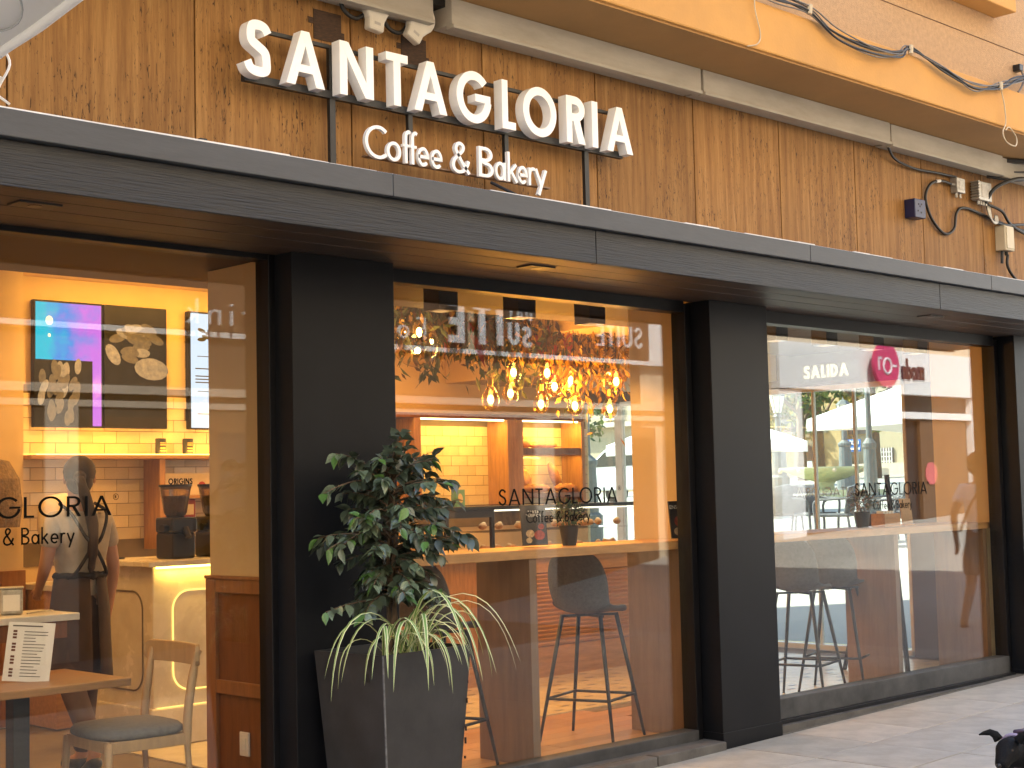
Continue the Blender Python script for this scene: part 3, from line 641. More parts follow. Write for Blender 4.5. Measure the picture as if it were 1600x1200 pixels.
mbt = MB(); mbt.tube([cc-loc0+e1*.118*math.cos(2*math.pi*k/30)+e2*.118*math.sin(2*math.pi*k/30)+nrm*.006 for k in range(31)], .0022, 5); mbt.build('printed_ring', mat('grey print on canvas', (.42, .43, .44), .7), aw)

# ================================================================== SHOP INTERIOR: setting
FZ = .06
fl0 = struct(MB().box(-.8, 12.2, .3, 5.6, -.1, FZ-.012).build('shop_floor', M_grout))
bm_ = MB().box(-.6, .6, -.0685, .0685, -.02, 0).mesh('floor_board', mat('floor oak', (.36, .19, .075), .3, var=.25, scale=5, stretch=(1, 9, 9), rand=.16))
for j in range(9):
    for i in range(6):
        x = 2.2+1.204*i+(.4*j % 1.2)-.6
        if x < 8.2: link('floor_board', bm_, fl0, loc=(x, .38+.1395*j, FZ))
mb = MB().box(-.164, .164, -.164, .164, -.012, 0); 
for sx in (-1, 1): mb.box(sx*.09-.035, sx*.09+.035, -.03+.06*sx, .0+.06*sx, -.005, .0012, 1)
tl_ = mb.mesh('floor_tile', [mat('cream floor tile', (.60, .52, .38), .22, var=.08, rand=.05), mat('dark tile inlay', (.09, .06, .04), .4)])
for i in range(14):
    for j in range(6):
        link('floor_tile', tl_, fl0, loc=(7.15+.332*i, 1.77+.332*j, FZ))
for i in range(9):
    for j in range(4):
        x = 9.02+.332*i
        link('floor_tile', tl_, fl0, loc=(x, .45+.332*j-.0, FZ))
MB().box(4.85, 7.0, 1.61, 3.0, FZ-.01, FZ-.002).build('floor_base', MATS['cream floor tile'], fl0)
MB().box(-.8, 2, .3, 4.3, FZ-.01, FZ-.002).build('floor_base', MATS['floor oak'], fl0)
ce = struct(MB().box(-.8, 12.2, .35, 5.6, 3.28, 3.6).build('shop_ceiling', M_wall))
MB().box(-.8, 11.98, .26, 1.62, 2.83, 3.279).build('ceiling_soffit', M_dark, ce)
MB().box(8.42, 10.3, 1.621, 2.6, 2.852, 3.278).build('ceiling_drop', M_wall, ce); MB().box(10.3, 11.98, 1.621, 2.6, 2.853, 3.278).build('ceiling_drop', M_dark, ce)  # same drop, its right half coloured dark as if unlit
MB().box(9.2, 11.97, 2.78, 4.49, 2.625, 3.277).build('ceiling_bulkhead', M_wall, ce)
bw = struct(MB().box(4.98, 11.08, 4.5, 4.62, 0, 3.28).build('back_wall', M_wall))
struct(MB().box(11.0, 12.3, 5.6, 5.7, 0, 3.3).build('corridor_wall', M_wall))
struct(MB().box(-.9, -.8, .25, 5.6, 0, 3.6).build('end_wall', M_wall))
struct(MB().box(-.8, 4.98, 4.3, 4.62, 0, 3.28).build('side_panel_wall', M_wall))
# tiles in running bond on the back wall
MB().box(5.0, 6.95, 4.488, 4.5, 1.15, 2.48).build('tile_bed', M_grout, bw); MB().box(8.3, 11.07, 4.488, 4.5, 1.3, 2.30).build('tile_bed', M_grout, bw)
tm = MB().box(-.098, .098, -.008, 0, -.0435, .0435).mesh('tile', M_tile); th = MB().box(-.048, .048, -.008, 0, -.0435, .0435).mesh('tile', M_tile)
def tiles(x0, x1, z0, z1):
    j = 0; z = z0+.0457
    while z < z1-.03:
        x = x0+(.1 if j % 2 == 0 else .0)
        if j % 2: link('tile', th, bw, loc=(x0+.05, 4.488, z)); x = x0+.2
        while x+.1 <= x1+.01:
            if not (5.14 < x < 6.2 and z > 2.2) and not (6.49 < x and x < 7.1 and z > 2.22): link('tile', tm, bw, loc=(x, 4.488, z), rot=(random.uniform(-.012, .012), 0, random.uniform(-.012, .012)), bevel=0)
            x += .2
        if x-.1 < x1-.04: link('tile', th, bw, loc=(x-.05, 4.488, z))
        z += .0915; j += 1
tiles(5.02, 6.92, 1.32, 2.42); tiles(8.64, 9.74, 1.5, 2.29); tiles(9.88, 11.08, 1.5, 2.29)
# partitions with wainscot
def partition(name, x0, x1, y0, y1, z1, lab, wains=None):
    p = thing(name, lab, 'partition')
    MB().box(x0, x1, y0, y1, FZ, z1).build('wall', M_wall, p, bevel=.003)
    if wains:
        zt = wains; X = x0
        mb = MB(); mb.box(X-.03, X, y0, y0+.09, FZ, zt); mb.box(X-.03, X, y1-.09, y1, FZ, zt)
        for a, b in ((zt-.07, zt), (.60, .67), (FZ, .15)): mb.box(X-.028, X, y0+.09, y1-.09, a, b)
        mb.box(X-.036, x1, y0-.0, y1+.004, zt, zt+.018)
        mb.build('wainscot_frame', M_walnl, p, bevel=.004)
        for a, b in ((.15, .60), (.67, zt-.07)): MB().box(X-.010, X-.002, y0+.09, y1-.09, a, b).build('wainscot_panel', M_waln, p)
        so = MB().box(X-.022, X-.009, .66, .74, .30, .42).build('wall_socket', M_paper, p, bevel=.004)
        MB().box(X-.026, X-.021, .68, .72, .33, .39).build('socket_insert', M_white, so, bevel=.003)
    return p
partition('partition_wall', 4.42, 4.86, .29, 1.03, 2.826, 'cream wall end with brown wainscot and a socket left of the wide black column', 1.19)
partition('partition_wall', 7.56, 8.03, .27, .80, 2.826, 'cream wall end behind the salad poster beside the second black column')
partition('partition_wall', 11.33, 11.8, .27, .75, 2.826, 'cream wall end at the far right of the right window')
ww = thing('wainscot', 'brown wainscot on the wall behind the white table at the left edge', 'wainscot', (0, 0, 0))
mb = MB(); mb.box(4.80, 4.98, 4.26, 4.3, FZ, 1.14); mb.box(3.0, 4.80, 4.262, 4.3, 1.05, 1.14); mb.box(3.0, 4.8, 4.262, 4.3, FZ, .2); mb.build('frame', M_walnl, ww, bevel=.004)
MB().box(3.0, 4.80, 4.285, 4.3, .2, 1.05).build('panel', M_waln, ww)
# glazed side wall towards the plaza
gw = thing('glazed_side_wall', 'glass side wall of the cafe looking onto the bright plaza', 'glass wall')
MB().box(11.98, 12.2, .3, 1.40, FZ, 3.28).build('wall', M_panel, gw)
MB().box(11.98, 12.2, 1.4, 5.6, 2.55, 3.28).build('wall', M_dark, gw)  # dark colour stands in for an unlit wall above the glass
MB().box(11.96, 11.98, .85, 1.38, FZ, 2.5).build('dark_panel', mat('dark brown panel', (.05, .03, .02), .4), gw)
fr = MB()
for y in (1.42, 5.55): fr.box(12.02, 12.09, y-.035, y+.035, FZ, 2.55)
for y in (1.97, 2.42): fr.box(12.03, 12.07, y-.012, y+.012, FZ, 2.53)
fr.box(12.02, 12.09, 4.05, 4.13, FZ, 2.55); fr.box(12.02, 12.09, 4.86, 4.95, FZ, 2.55); fr.box(12.02, 12.09, 1.42, 5.55, 2.5, 2.55); fr.box(12.02, 12.09, 1.42, 5.55, FZ, FZ+.05)
fr.build('frame', [mat('pale metal frame', (.62, .61, .58), .4)], gw, bevel=.003)
MB().box(12.05, 12.057, 1.42, 5.55, FZ+.05, 2.5).build('pane', M_sglass, gw)
mb = MB(); u = 0
for c in 'SANTAGLORIA':
    u += add_glyph(mb, c, .1, lambda a, b, d, u=u: Vector((12.06+d, 1.88+(u+a)*.088, 1.50+b*.088)), 0, .002)+.16
mb.build('lettering', mat('white vinyl letters', (.7, .7, .68), .6), gw)
ex = thing('exit_sign', 'pale SALIDA exit sign above the glazed side wall', 'sign', (11.95, 2.15, 2.62))
mb = MB(); u = 0
for c in 'SALIDA':
    g = {'D': 'D'}.get(c, c); u += add_glyph(mb, g, .21, lambda a, b, d, u=u: Vector((d, .30-(u+a)*.12, b*.12)), 0, .01)+.13
mb.build('lettering', emat('exit letters glow', (.95, .85, .5), .16), ex)
MB().box(.012, .03, -.30, .33, -.04, .14).build('plate', M_cglass, ex)

# ------------------------------------------------------------------ ceiling spotlights
dl_g = 'black box spotlights under the dark soffit'
def downlight(x, y, lab, first=[None]):
    if first[0] is None:
        t = thing('ceiling_spotlight', 'black box spotlight under the dark soffit inside the shop windows', 'spotlight', (x, y, 2.83), 0, dl_g)
        mb = MB(); mb.box(-.075, .075, -.07, .07, -.15, 0); mb.build('housing', M_pblack, t, bevel=.004)
        MB().lathe([(0, 0), (.045, 0), (.05, .004)], (0, 0, -.153), 16).build('lens', emat('warm lamp lens', (1, .55, .2), .12), t)
        first[0] = t
    else: t = dup(first[0], (x, y, 2.83))
    t['label'] = lab
    if x < 8: spot_light('spotlight_lamp', (x, y, 2.66), 15, 110, (1, .52, .16))
for x, l_ in zip((2.86, 5.84, 6.49, 7.13, 9.14, 9.79, 10.45, 11.11), ('in the left window, cut by the left picture edge', 'above the left end of the garland, first in the middle window', 'above the middle of the garland, second in the middle window', 'above the right end of the garland, third in the middle window', 'touching the second black column, first in the right window', 'above the exit sign, second in the right window', 'above the magenta disc, third in the right window', 'nearest the right wall end, last in the right window')): downlight(x, .75, 'black box spotlight '+l_)
# unseen ceiling lamps added to light the room and the light line along the top of the back wall
rl = MB()
for i, (x, y) in enumerate(((1.5, 2.8), (3.4, 3.0), (5.6, 3.7), (6.3, 2.4), (7.9, 3.6), (3.9, 1.74))):  # last one put in to light the woman's back
    if i == 0:
        t0 = thing('added_ceiling_light', 'added round warm light in the shop ceiling at the far left', 'ceiling light', (x, y, 3.279), 0, 'added ceiling lights')
        MB().lathe([(.055, -.002), (.075, -.006), (.075, 0)], n=18).build('trim', M_white, t0); MB().lathe([(0, -.001), (.055, -.001)], n=18).build('lens', emat('added lamp lens', (1, .55, .2), 6), t0)
    else: dup(t0, (x, y, 3.279), 0, 'added round warm light in the shop ceiling '+('', 'over the napkin table', 'in front of the wall screens', 'over the marble counter', 'over the oak counter', 'over the woman')[i])
    spot_light('added_ceiling_lamp', (x, y, 3.25), 34, 150, (1, .50, .13))
# wall wash lamp strip over the screens
area_light('led_strip_lamp', (6.05, 4.0, 3.27), 9, 1.9, .05, (R(18), 0, 0), AMBER)

# ------------------------------------------------------------------ screens on the back wall
def screen_mat(name, kind):
    m = bpy.data.materials.new(name); m.use_nodes = True; t = m.node_tree; L = t.links; p = t.nodes['Principled BSDF']
    p.inputs['Base Color'].default_value = (.01, .01, .01, 1); p.inputs['Roughness'].default_value = .12
    tc = nd(t, 'ShaderNodeTexCoord'); mp = nd(t, 'ShaderNodeMapping'); L.new(tc.outputs['Object'], mp.inputs[0])
    if kind == 'sky':
        g = nd(t, 'ShaderNodeSeparateXYZ'); L.new(mp.outputs[0], g.inputs[0]); nz = nd(t, 'ShaderNodeTexNoise'); nz.inputs['Scale'].default_value = 7; L.new(mp.outputs[0], nz.inputs[0])
        a = nd(t, 'ShaderNodeMath', operation='MULTIPLY_ADD'); a.inputs[1].default_value = 1.7; L.new(g.outputs[0], a.inputs[0]); sb_ = nd(t, 'ShaderNodeMath', operation='SUBTRACT'); sb_.inputs[1].default_value = .42; L.new(nz.outputs[0], sb_.inputs[0]); L.new(sb_.outputs[0], a.inputs[2])
        r = nd(t, 'ShaderNodeValToRGB'); e = r.color_ramp.elements
        e[0].position = .2; e[0].color = (.01, .42, .55, 1); e[1].position = .85; e[1].color = (.50, .14, .62, 1); x = e.new(.52); x.color = (.06, .22, .62, 1)
        L.new(a.outputs[0], r.inputs[0]); L.new(r.outputs[0], p.inputs['Emission Color']); p.inputs['Emission Strength'].default_value = .26
    else:
        p.inputs['Emission Color'].default_value = (.62, .72, .85, 1); p.inputs['Emission Strength'].default_value = .24
    return m
M_sky_s = screen_mat('screen colour wash', 'sky'); M_wscr = screen_mat('white screen', 'w')
M_bun = mat('photographed pastry', (.10, .085, .055), .6, var=.5, scale=25, emit=(.30, .26, .18), estr=.10); M_bun2 = mat('photographed pastry in shade', (.05, .04, .025), .6, var=.5, scale=25, emit=(.2, .17, .11), estr=.05)
def oval(mb, x, z, rx, rz, ang, y, n=14, m=0):
    mb.add([(x+rx*math.cos(a)*math.cos(ang)-rz*math.sin(a)*math.sin(ang), y, z+rx*math.cos(a)*math.sin(ang)+rz*math.sin(a)*math.cos(ang)) for a in [2*math.pi*k/n for k in range(n)]], [tuple(range(n))], m)
def screen(x, w, z0, h, lab):
    t = thing('menu_screen', lab, 'screen', (x, 4.44, z0))
    MB().box(0, w, 0, .05, 0, h).build('bezel', mat('matt black screen', (.006, .006, .007), .45, spec=.25), t, bevel=.004); return t
rs = random.Random(3)
t = screen(5.13, .555, 2.165, .94, 'wall screen with a blue and violet picture over pastries, leftmost on the tiled wall')
mb = MB(); mb.add([(.012, -.002, .50), (.543, -.002, .50), (.543, -.002, .925), (.012, -.002, .925)], [(0, 1, 2, 3)]); mb.add([(.47, -.002, .012), (.543, -.002, .012), (.543, -.002, .5), (.47, -.002, .5)], [(0, 1, 2, 3)]); o = mb.build('picture', M_sky_s, t); 
mb = MB()
for i in range(34):
    x, z = rs.uniform(.05, .40), rs.uniform(.05, .46)
    if x+.5*(.5-z) > .52: continue
    oval(mb, x, z, .028, .06, rs.uniform(-.5, .1), -.002-.0002*i, m=rs.choice((0, 1, 1)))
mb.build('pastry_print', [M_bun, M_bun2], t)
mb = MB(); oval(mb, .12, .79, .03, .035, 0, -.004); oval(mb, .12, .68, .012, .014, 0, -.0041); mb.build('highlight', emat('bulb glint', (1, .8, .5), .3), t)
t = screen(5.70, .54, 2.165, .94, 'wall screen showing dark pastries, to the right of the blue and violet one')
mb = MB()
for i in range(20):
    oval(mb, rs.uniform(.09, .45), rs.uniform(.50, .78), .075, .034, rs.uniform(-.5, .3), -.002-.0002*i, m=rs.choice((0, 1, 1)))
oval(mb, .40, .46, .15, .085, -.1, -.006); oval(mb, .07, .56, .05, .09, .6, -.0062); mb.build('pastry_print', [M_bun, M_bun2], t)
t = screen(6.435, .61, 2.165, .94, 'white menu screen with small pictures, half hidden behind the wall end')
mb = MB(); mb.add([(.02, -.002, .012), (.548, -.002, .012), (.548, -.002, .925), (.02, -.002, .925)], [(0, 1, 2, 3)]); mb.build('picture', M_wscr, t)
mb = MB()
for i in range(9): oval(mb, .14+.07*(i % 3)+rs.uniform(-.02, .02), .72+.035*(i//3)+rs.uniform(-.02, .02), .04, .016, rs.uniform(-.4, .2), -.003-.0002*i)
for z in (.58, .30, .12): mb.add([(.08, -.003, z), (.3, -.003, z), (.3, -.003, z+.006), (.08, -.003, z+.006)], [(0, 1, 2, 3)])
for z in (.48, .42, .395, .37): mb.add([(.06, -.003, z), (.3, -.003, z), (.3, -.003, z+.009), (.06, -.003, z+.009)], [(0, 1, 2, 3)])
mb.build('menu_print', mat('dark menu print', (.05, .05, .045), .8), t)

# ------------------------------------------------------------------ shelf over the marble counter
sh = thing('wall_shelf', 'oak shelf with an upright divider on the tiled wall above the coffee grinders', 'shelf')
MB().box(5.0, 7.0, 4.22, 4.478, 1.925, 1.955).build('board', M_oak, sh, bevel=.003); MB().box(6.05, 6.10, 4.24, 4.478, 1.24, 1.925).build('divider', M_oakv, sh, bevel=.003); MB().box(6.12, 7.0, 4.26, 4.478, 1.62, 1.645).build('board', M_oak, sh, bevel=.003)
led = MB().box(5.05, 6.95, 4.235, 4.25, 1.956, 1.962).build('led_strip', emat('amber led strong', AMBER, 2.0), sh)
area_light('shelf_led_lamp', (6.0, 4.26, 1.97), 3.0, 1.8, .02, (R(180-25), 0, 0), AMBER)
M_tin = mat('black printed tin', (.03, .028, .025), .4, var=.3)
for i, x in enumerate((6.12, 6.36)):
    t = thing('coffee_tin', 'dark labelled coffee tin on the oak shelf, '+('the left of two' if i == 0 else 'the right of two'), 'tin', (x, 4.34, 1.956))
    MB().lathe([(0, 0), (.042, 0), (.042, .125), (.038, .13), (0, .13)], n=18).build('body', M_tin, t, smooth=False)
    mb = MB(); [mb.box(-.028, .028, -.0435, -.04, z, z+.008) for z in (.03, .05, .075, .09)]; mb.build('label_print', mat('ochre print', (.4, .28, .1), .7), t)
bx = thing('coffee_box', 'cream box lettered ORIGINS on the shelf under the oak board', 'box', (6.13, 4.3, 1.646))
MB().box(0, .42, 0, .12, 0, .17).build('carton', mat('cream carton', (.62, .5, .33), .7), bx, bevel=.004)
mb, w = text_mb('ORIGINS', .2, .03, .085, .045, -.001, .001, 1, .1); mb.build('lettering', M_decal, bx)
mb = MB(); [mb.box(.03, .22, -.0018, -.0005, .05, .056) for k in (0,)]; oval(mb, .33, .07, .035, .035, 0, -.001); mb.build('print', mat('red print', (.4, .05, .03), .7), bx)
for i, x in enumerate((6.2, 6.36)):
    t = thing('coffee_bag', 'red framed coffee bag on the lower shelf behind the grinders, '+('left one' if i == 0 else 'right one'), 'bag', (x, 4.32, 1.475))
    MB().box(-.055, .055, 0, .07, 0, .14).build('packet', mat('dark red packet', (.22, .03, .02), .5), t, bevel=.008); MB().box(-.035, .035, -.003, 0, .02, .10).build('label', M_cream, t)
MB().box(6.12, 7.0, 4.26, 4.478, 1.45, 1.474).build('board', M_oak, sh)

# ------------------------------------------------------------------ marble counter with light lines
mc = thing('marble_counter', 'white marble counter with inlaid curved panels and light lines', 'counter')
MB().box(5.02, 6.8, 2.62, 3.4, FZ, 1.19).build('body', M_marble, mc, bevel=.01); MB().box(4.96, 6.82, 2.56, 3.42, 1.19, 1.225).build('top', M_marble, mc, bevel=.006)
MB().box(5.0, 6.82, 2.6, 3.42, FZ, .30).build('base_course', M_marble, mc, bevel=.01)
def rr(x0, x1, z0, z1, r): return arc(x1-r, z1-r, r, r, 0, 90, 8)+arc(x0+r, z1-r, r, r, 90, 180, 8)+arc(x0+r, z0+r, r, r, 180, 270, 8)+arc(x1-r, z0+r, r, r, 270, 360, 8)
M_ledl = emat('warm light line', (1, .58, .14), .40)
for x0, x1 in ((5.16, 5.9), (6.02, 6.72)):
    P = rr(x0, x1, .40, 1.03, .12); MB().prism(P, 2.612, 2.63).build('panel', M_marble, mc); MB().tube([(x, 2.612, z) for x, z in P]+[(P[0][0], 2.612, P[0][1])], .006, 6).build('light_line', M_ledl, mc)
P = rr(2.74, 3.26, .40, 1.03, .12); MB().tube([(5.018, y, z) for y, z in P]+[(5.018, P[0][0], P[0][1])], .006, 6).build('panel_groove', mat('dark groove', (.12, .09, .06), .8), mc)
MB().box(5.03, 6.8, 2.585, 2.6, 1.176, 1.189).build('led_strip', emat('yellow led', (1, .60, .10), 3), mc); area_light('counter_led_lamp', (5.9, 2.585, 1.172), 2.6, 1.7, .02, (R(-14), 0, 0), (1, .58, .10))
MB().box(5.03, 6.8, 2.588, 2.598, .302, .308).build('light_line', M_ledl, mc)

def grinder(x, y, lab):
    g = thing('coffee_grinder', lab, 'coffee grinder', (x, y, 1.226))
    mb = MB(); mb.box(-.085, .085, -.11, .11, 0, .17); mb.box(-.095, .095, -.12, .1, .17, .27); mb.build('body', M_pblack, g, bevel=.015)
    MB().lathe([(.055, .27), (.075, .30), (.10, .45), (.105, .47)], n=20).build('hopper', mat('smoky clear plastic', (.35, .25, .16), .15, trans=.8), g, smooth=True)
    MB().lathe([(0, .28), (.052, .28), (.085, .41), (0, .415)], n=16).build('beans', mat('coffee beans', (.02, .01, .006), .5, var=.5, scale=60, bump=.8), g)
    MB().lathe([(0, .485), (.11, .485), (.11, .47), (.0, .468)], n=20).build('lid', M_pblack, g); MB().tube([(-.09, -.05, .2), (-.14, -.06, .2)], .025, 10).build('knob', M_pblack, g)
    MB().tube([(0, -.12, .2), (0, -.16, .14)], .022, 8).build('spout', M_pblack, g); return g
grinder(5.33, 2.85, 'black coffee grinder with a clear bean hopper on the marble counter, in full view')
grinder(5.66, 2.9, 'black coffee grinder beside the wall end, partly hidden, on the marble counter')
tp = thing('small_tap', 'small dark tap standing at the left end of the marble counter', 'tap', (5.05, 3.2, 1.226))
MB().box(-.06, .1, -.01, .01, 0, .012).build('bar', M_rail, tp); MB().box(-.006, .006, -.008, .008, 0, .05).build('stem', M_rail, tp)
dm = thing('pale_paper_bag', 'rounded pale paper bag standing on the back counter behind the woman', 'bag', (4.72+.42, 4.0, 1.32))  # plain pale paper bag
MB().lathe([(.10, 0), (.17, .02), (.20, .12), (.19, .26), (.12, .34), (.0, .36)], n=18, sy=.6).build('bag', mat('plain cream paper', (.70, .55, .32), .7, var=.08), dm, smooth=True)
bc = thing('back_counter', 'low back counter with a wooden front along the tiled wall', 'counter')
MB().box(5.0, 6.95, 3.85, 4.47, FZ, 1.0).build('carcass', M_oak, bc); MB().box(4.98, 6.95, 3.82, 4.48, 1.0, 1.04).build('top', M_marble, bc, bevel=.004); MB().box(5.0, 6.95, 3.842, 3.849, .86, .98).build('steel_strip', M_alu, bc)

# ------------------------------------------------------------------ wooden counter with glass case
wc = thing('wooden_counter', 'oak service counter with a louvered front behind the bar stools', 'counter')
MB().box(6.83, 10.4, 3.14, 3.75, .12, 1.06).build('carcass', M_oakv, wc); MB().box(6.82, 10.44, 3.08, 3.78, 1.06, 1.10).build('top', M_oak, wc, bevel=.004)
MB().box(6.85, 10.38, 3.12, 3.7, FZ, .22).build('plinth', M_oak, wc)
for x0, x1 in ((8.75, 8.83), (10.3, 10.39)): MB().box(x0, x1, 3.115, 3.14, .22, 1.05).build('stile', M_oakv, wc, bevel=.003)
MB().box(8.83, 10.3, 3.116, 3.139, .93, 1.05).build('top_rail', M_oak, wc); MB().box(8.83, 10.3, 3.116, 3.139, .22, .31).build('bottom_rail', M_oak, wc); MB().box(8.83, 10.3, 3.136, 3.141, .31, .93).build('recess', M_waln, wc)
slm = MB().box(0, 1.45, -.012, .012, -.014, .014, M=Matrix.Rotation(R(35), 4, 'X')).mesh('slat', M_oak)
for k in range(17): link('slat', slm, wc, loc=(8.84, 3.125, .335+.0355*k))
for x in (7.35, 7.85, 8.3): MB().box(x, x+.006, 3.136, 3.141, .2, 1.05).build('joint', M_waln, wc)
dc = thing('display_case', 'glass pastry case with a black frame standing on the oak counter', 'display case', (0, 0, 1.10))
fr = MB()
for x in (7.95, 8.45, 10.28): fr.box(x, x+.035, 3.12, 3.15, 0, .37)
fr.box(7.93, 10.33, 3.11, 3.70, .37, .40); fr.box(7.95, 8.47, 3.118, 3.15, .31, .37); fr.build('frame', M_pblack, dc, bevel=.003)
MB().box(8.5, 10.28, 3.13, 3.136, 0, .37).build('pane', M_cglass, dc); MB().box(8.5, 10.3, 3.2, 3.65, .18, .188).build('glass_shelf', M_cglass, dc)
MB().box(8.5, 10.3, 3.2, 3.65, .355, .362).build('light_bar', emat('case light', (1, .85, .6), .5), dc)
rb = random.Random(5)
for i in range(22):
    x = 8.6+.16*(i % 11); z = .20 if i > 10 else .012
    t = thing('pastry', 'golden pastry '+('on the upper glass shelf' if i > 10 else 'on the floor')+' of the glass case, '+('leftmost', 'second from left', 'third from left', 'fourth from left', 'fifth from left', 'middle one', 'fifth from right', 'fourth from right', 'third from right', 'second from right', 'rightmost')[i % 11], 'pastry', (x, 3.32+rb.uniform(-.06, .1), 1.1+z), rb.uniform(0, 3), 'pastries in the glass case')
    MB().ball((0, 0, .03), .06, .035, .03, 10).build('crust', mat('baked crust', (.42, .20, .06), .5, var=.4, scale=20, bump=.3), t, smooth=True); MB().ball((.02, .0, .055), .025, .02, .012, 8).build('topping', mat('pale icing', (.6, .45, .25), .5), t, smooth=True)
bk = thing('kraft_box', 'brown cardboard box on the oak counter behind the plant', 'box', (7.55, 3.2, 1.1)); MB().box(-.2, .2, -.1, .1, 0, .2).build('carton', mat('kraft card', (.38, .23, .11), .8), bk, bevel=.004); MB().box(-.2, .2, -.102, -.1, .12, .14).build('tape', M_cream, bk)
tb = thing('tea_carton', 'small turquoise carton standing on the black case by the tiled wall', 'box', (8.25, 3.3, 1.501)); MB().box(-.05, .05, -.03, .03, 0, .14).build('carton', mat('turquoise card', (.12, .3, .28), .6), tb, bevel=.003); mb = MB(); oval(mb, 0, .07, .025, .04, .3, -.031); mb.build('print', M_cream, tb)

# wall shelving with bread niches
ws = thing('bread_shelving', 'oak wall shelving with lit niches holding bread above the glass case', 'shelving')
MB().box(8.3, 10.74, 4.2, 4.478, 2.285, 2.33).build('cornice', M_waln, ws, bevel=.003)
for x0, x1 in ((8.56, 8.64), (9.70, 9.90), (10.70, 10.745)): MB().box(x0, x1, 4.2, 4.478, 1.50, 2.284).build('upright', M_oakv, ws, bevel=.003)
MB().box(9.9, 10.7, 4.21, 4.478, 1.955, 2.025).build('shelf', M_waln, ws, bevel=.003); MB().box(9.9, 10.7, 4.205, 4.478, 1.55, 1.60).build('shelf', M_waln, ws, bevel=.003)
for x0, x1 in ((8.64, 9.7), (9.9, 10.7)):
    MB().box(x0+.02, x1-.02, 4.225, 4.245, 2.272, 2.284).build('led_strip', emat('niche led', (1, .66, .25), 3), ws); area_light('niche_led_lamp', ((x0+x1)/2, 4.23, 2.265), 3.6, x1-x0-.1, .02, (R(25), 0, 0), (1, .55, .10))
area_light('niche_led_lamp', (10.3, 4.23, 1.95), 1.6, .7, .02, (R(25), 0, 0), (1, .55, .10))
M_crust = mat('bread crust', (.40, .17, .045), .6, var=.45, scale=14, bump=.5, bscale=25)
def loaf(x, y, z, rx, ry, rz, ang, lab, tilt=0):
    t = thing('bread_loaf', lab, 'bread', (x, y, z), ang); M = Matrix.Rotation(tilt, 4, 'Y')
    MB().ball((0, 0, rz*.9+abs(math.sin(tilt))*rx*.8), rx, ry, rz, 14, M=M).build('crust', M_crust, t, smooth=True)
    mb = MB()
    for k in (-1, 0, 1): mb.ball(Vector((0, 0, rz*.9+abs(math.sin(tilt))*rx*.8))+M @ Vector((k*rx*.45, 0, rz*.86)), rx*.09, ry*.55, rz*.16, 8, M=M)
    mb.build('score_mark', mat('floury crumb', (.62, .42, .2), .8), t, smooth=True)
loaf(10.05, 4.35, 2.026, .10, .05, .055, .2, 'round brown loaf on the upper niche shelf')
loaf(10.32, 4.36, 2.026, .22, .045, .035, .05, 'long flat baguette on the upper niche shelf')
loaf(10.05, 4.38, 1.60, .13, .08, .12, .3, 'big round country loaf in the lower niche')
loaf(10.15, 4.30, 1.60, .22, .055, .045, .1, 'long loaf lying at the front of the lower niche', )
loaf(10.50, 4.38, 1.60, .17, .05, .05, .2, 'loaf leaning upright at the right of the lower niche', R(55))
loaf(10.56, 4.30, 1.60, .13, .05, .045, -.3, 'short loaf lying right of the long loaf in the lower niche')

# ------------------------------------------------------------------ bulbs, globe and hanging garland
def bulb_thing():
    t = thing('pendant_bulb', 'glowing round filament bulb hanging on a thin cord', 'pendant lamp', (0, 0, 0), 0, 'filament bulbs hanging over the counter')
    MB().lathe([(.0, -.085), (.03, -.080), (.055, -.055), (.066, -.015), (.062, .02), (.045, .055), (.026, .085), (.02, .10)], n=18).build('glass', M_bglass, t, smooth=True)
    MB().lathe([(0, .155), (.018, .155), (.022, .15), (.022, .10), (.019, .095)], n=12).build('socket', mat('brass socket', (.45, .27, .07), .35, metal=.9), t)
    MB().ball((0, 0, -.005), .023, .023, .034, 10).build('filament', emat('glowing filament', (1, .68, .20), 9), t, smooth=True)
    MB().tube([(0, 0, .15), (0, 0, .6)], .0035, 6).build('cord', M_cable, t); return t
bt = None
BUL = [(7.60, 2.2, 2.30), (8.02, 2.42, 2.37), (7.94, 2.3, 2.52), (8.38, 2.45, 2.30), (8.12, 2.12, 2.51), (8.30, 2.22, 2.42), (8.70, 2.45, 2.47), (8.45, 2.15, 2.27), (9.20, 2.47, 2.55), (8.88, 2.1, 2.47), (9.05, 2.33, 2.27), (8.62, 2.35, 2.49)]
BL_ = ['lowest at the left end of the cluster', 'second from the left, under a higher one', 'high one nearest the left end', 'low one near the middle, hanging straight under a gap', 'high one left of the middle', 'between the high and low middle bulbs', 'right of the middle, overlapped by its neighbour', 'lowest one right of the middle', 'highest of three at the right end', 'right end, just below the highest', 'lowest of three at the right end', 'just right of the middle, slightly higher than its neighbour']
for i, (x, y, z) in enumerate(BUL):
    if bt is None: bt = bulb_thing(); bt.location = (x, y, z); t = bt
    else: t = dup(bt, (x, y, z))
    t['label'] = 'glowing round filament bulb, '+BL_[i]; point_light('bulb_lamp', (x, y, z-.06), 3.6, (1, .48, .10), .03)
M_gglass = glass_mat('globe glass', tint=(1, .93, .8), f0=.10)
gb = thing('glass_globe', 'big clear glass globe with bulbs inside hanging by the garland', 'pendant lamp', (6.93, 2.25, 2.68))
MB().ball((0, 0, 0), .17, n=28).build('glass', M_gglass, gb, smooth=True); MB().tube([(0, 0, .17), (0, 0, .6)], .005, 6).build('cord', M_cable, gb)
mb = MB(); mb.ball((.03, 0, .08), .02, .02, .035, 10); mb.ball((.03, .02, -.05), .022, n=10); mb.build('filament', MATS['glowing filament'], gb, smooth=True); point_light('globe_lamp', (6.96, 2.05, 2.68), 2.5)
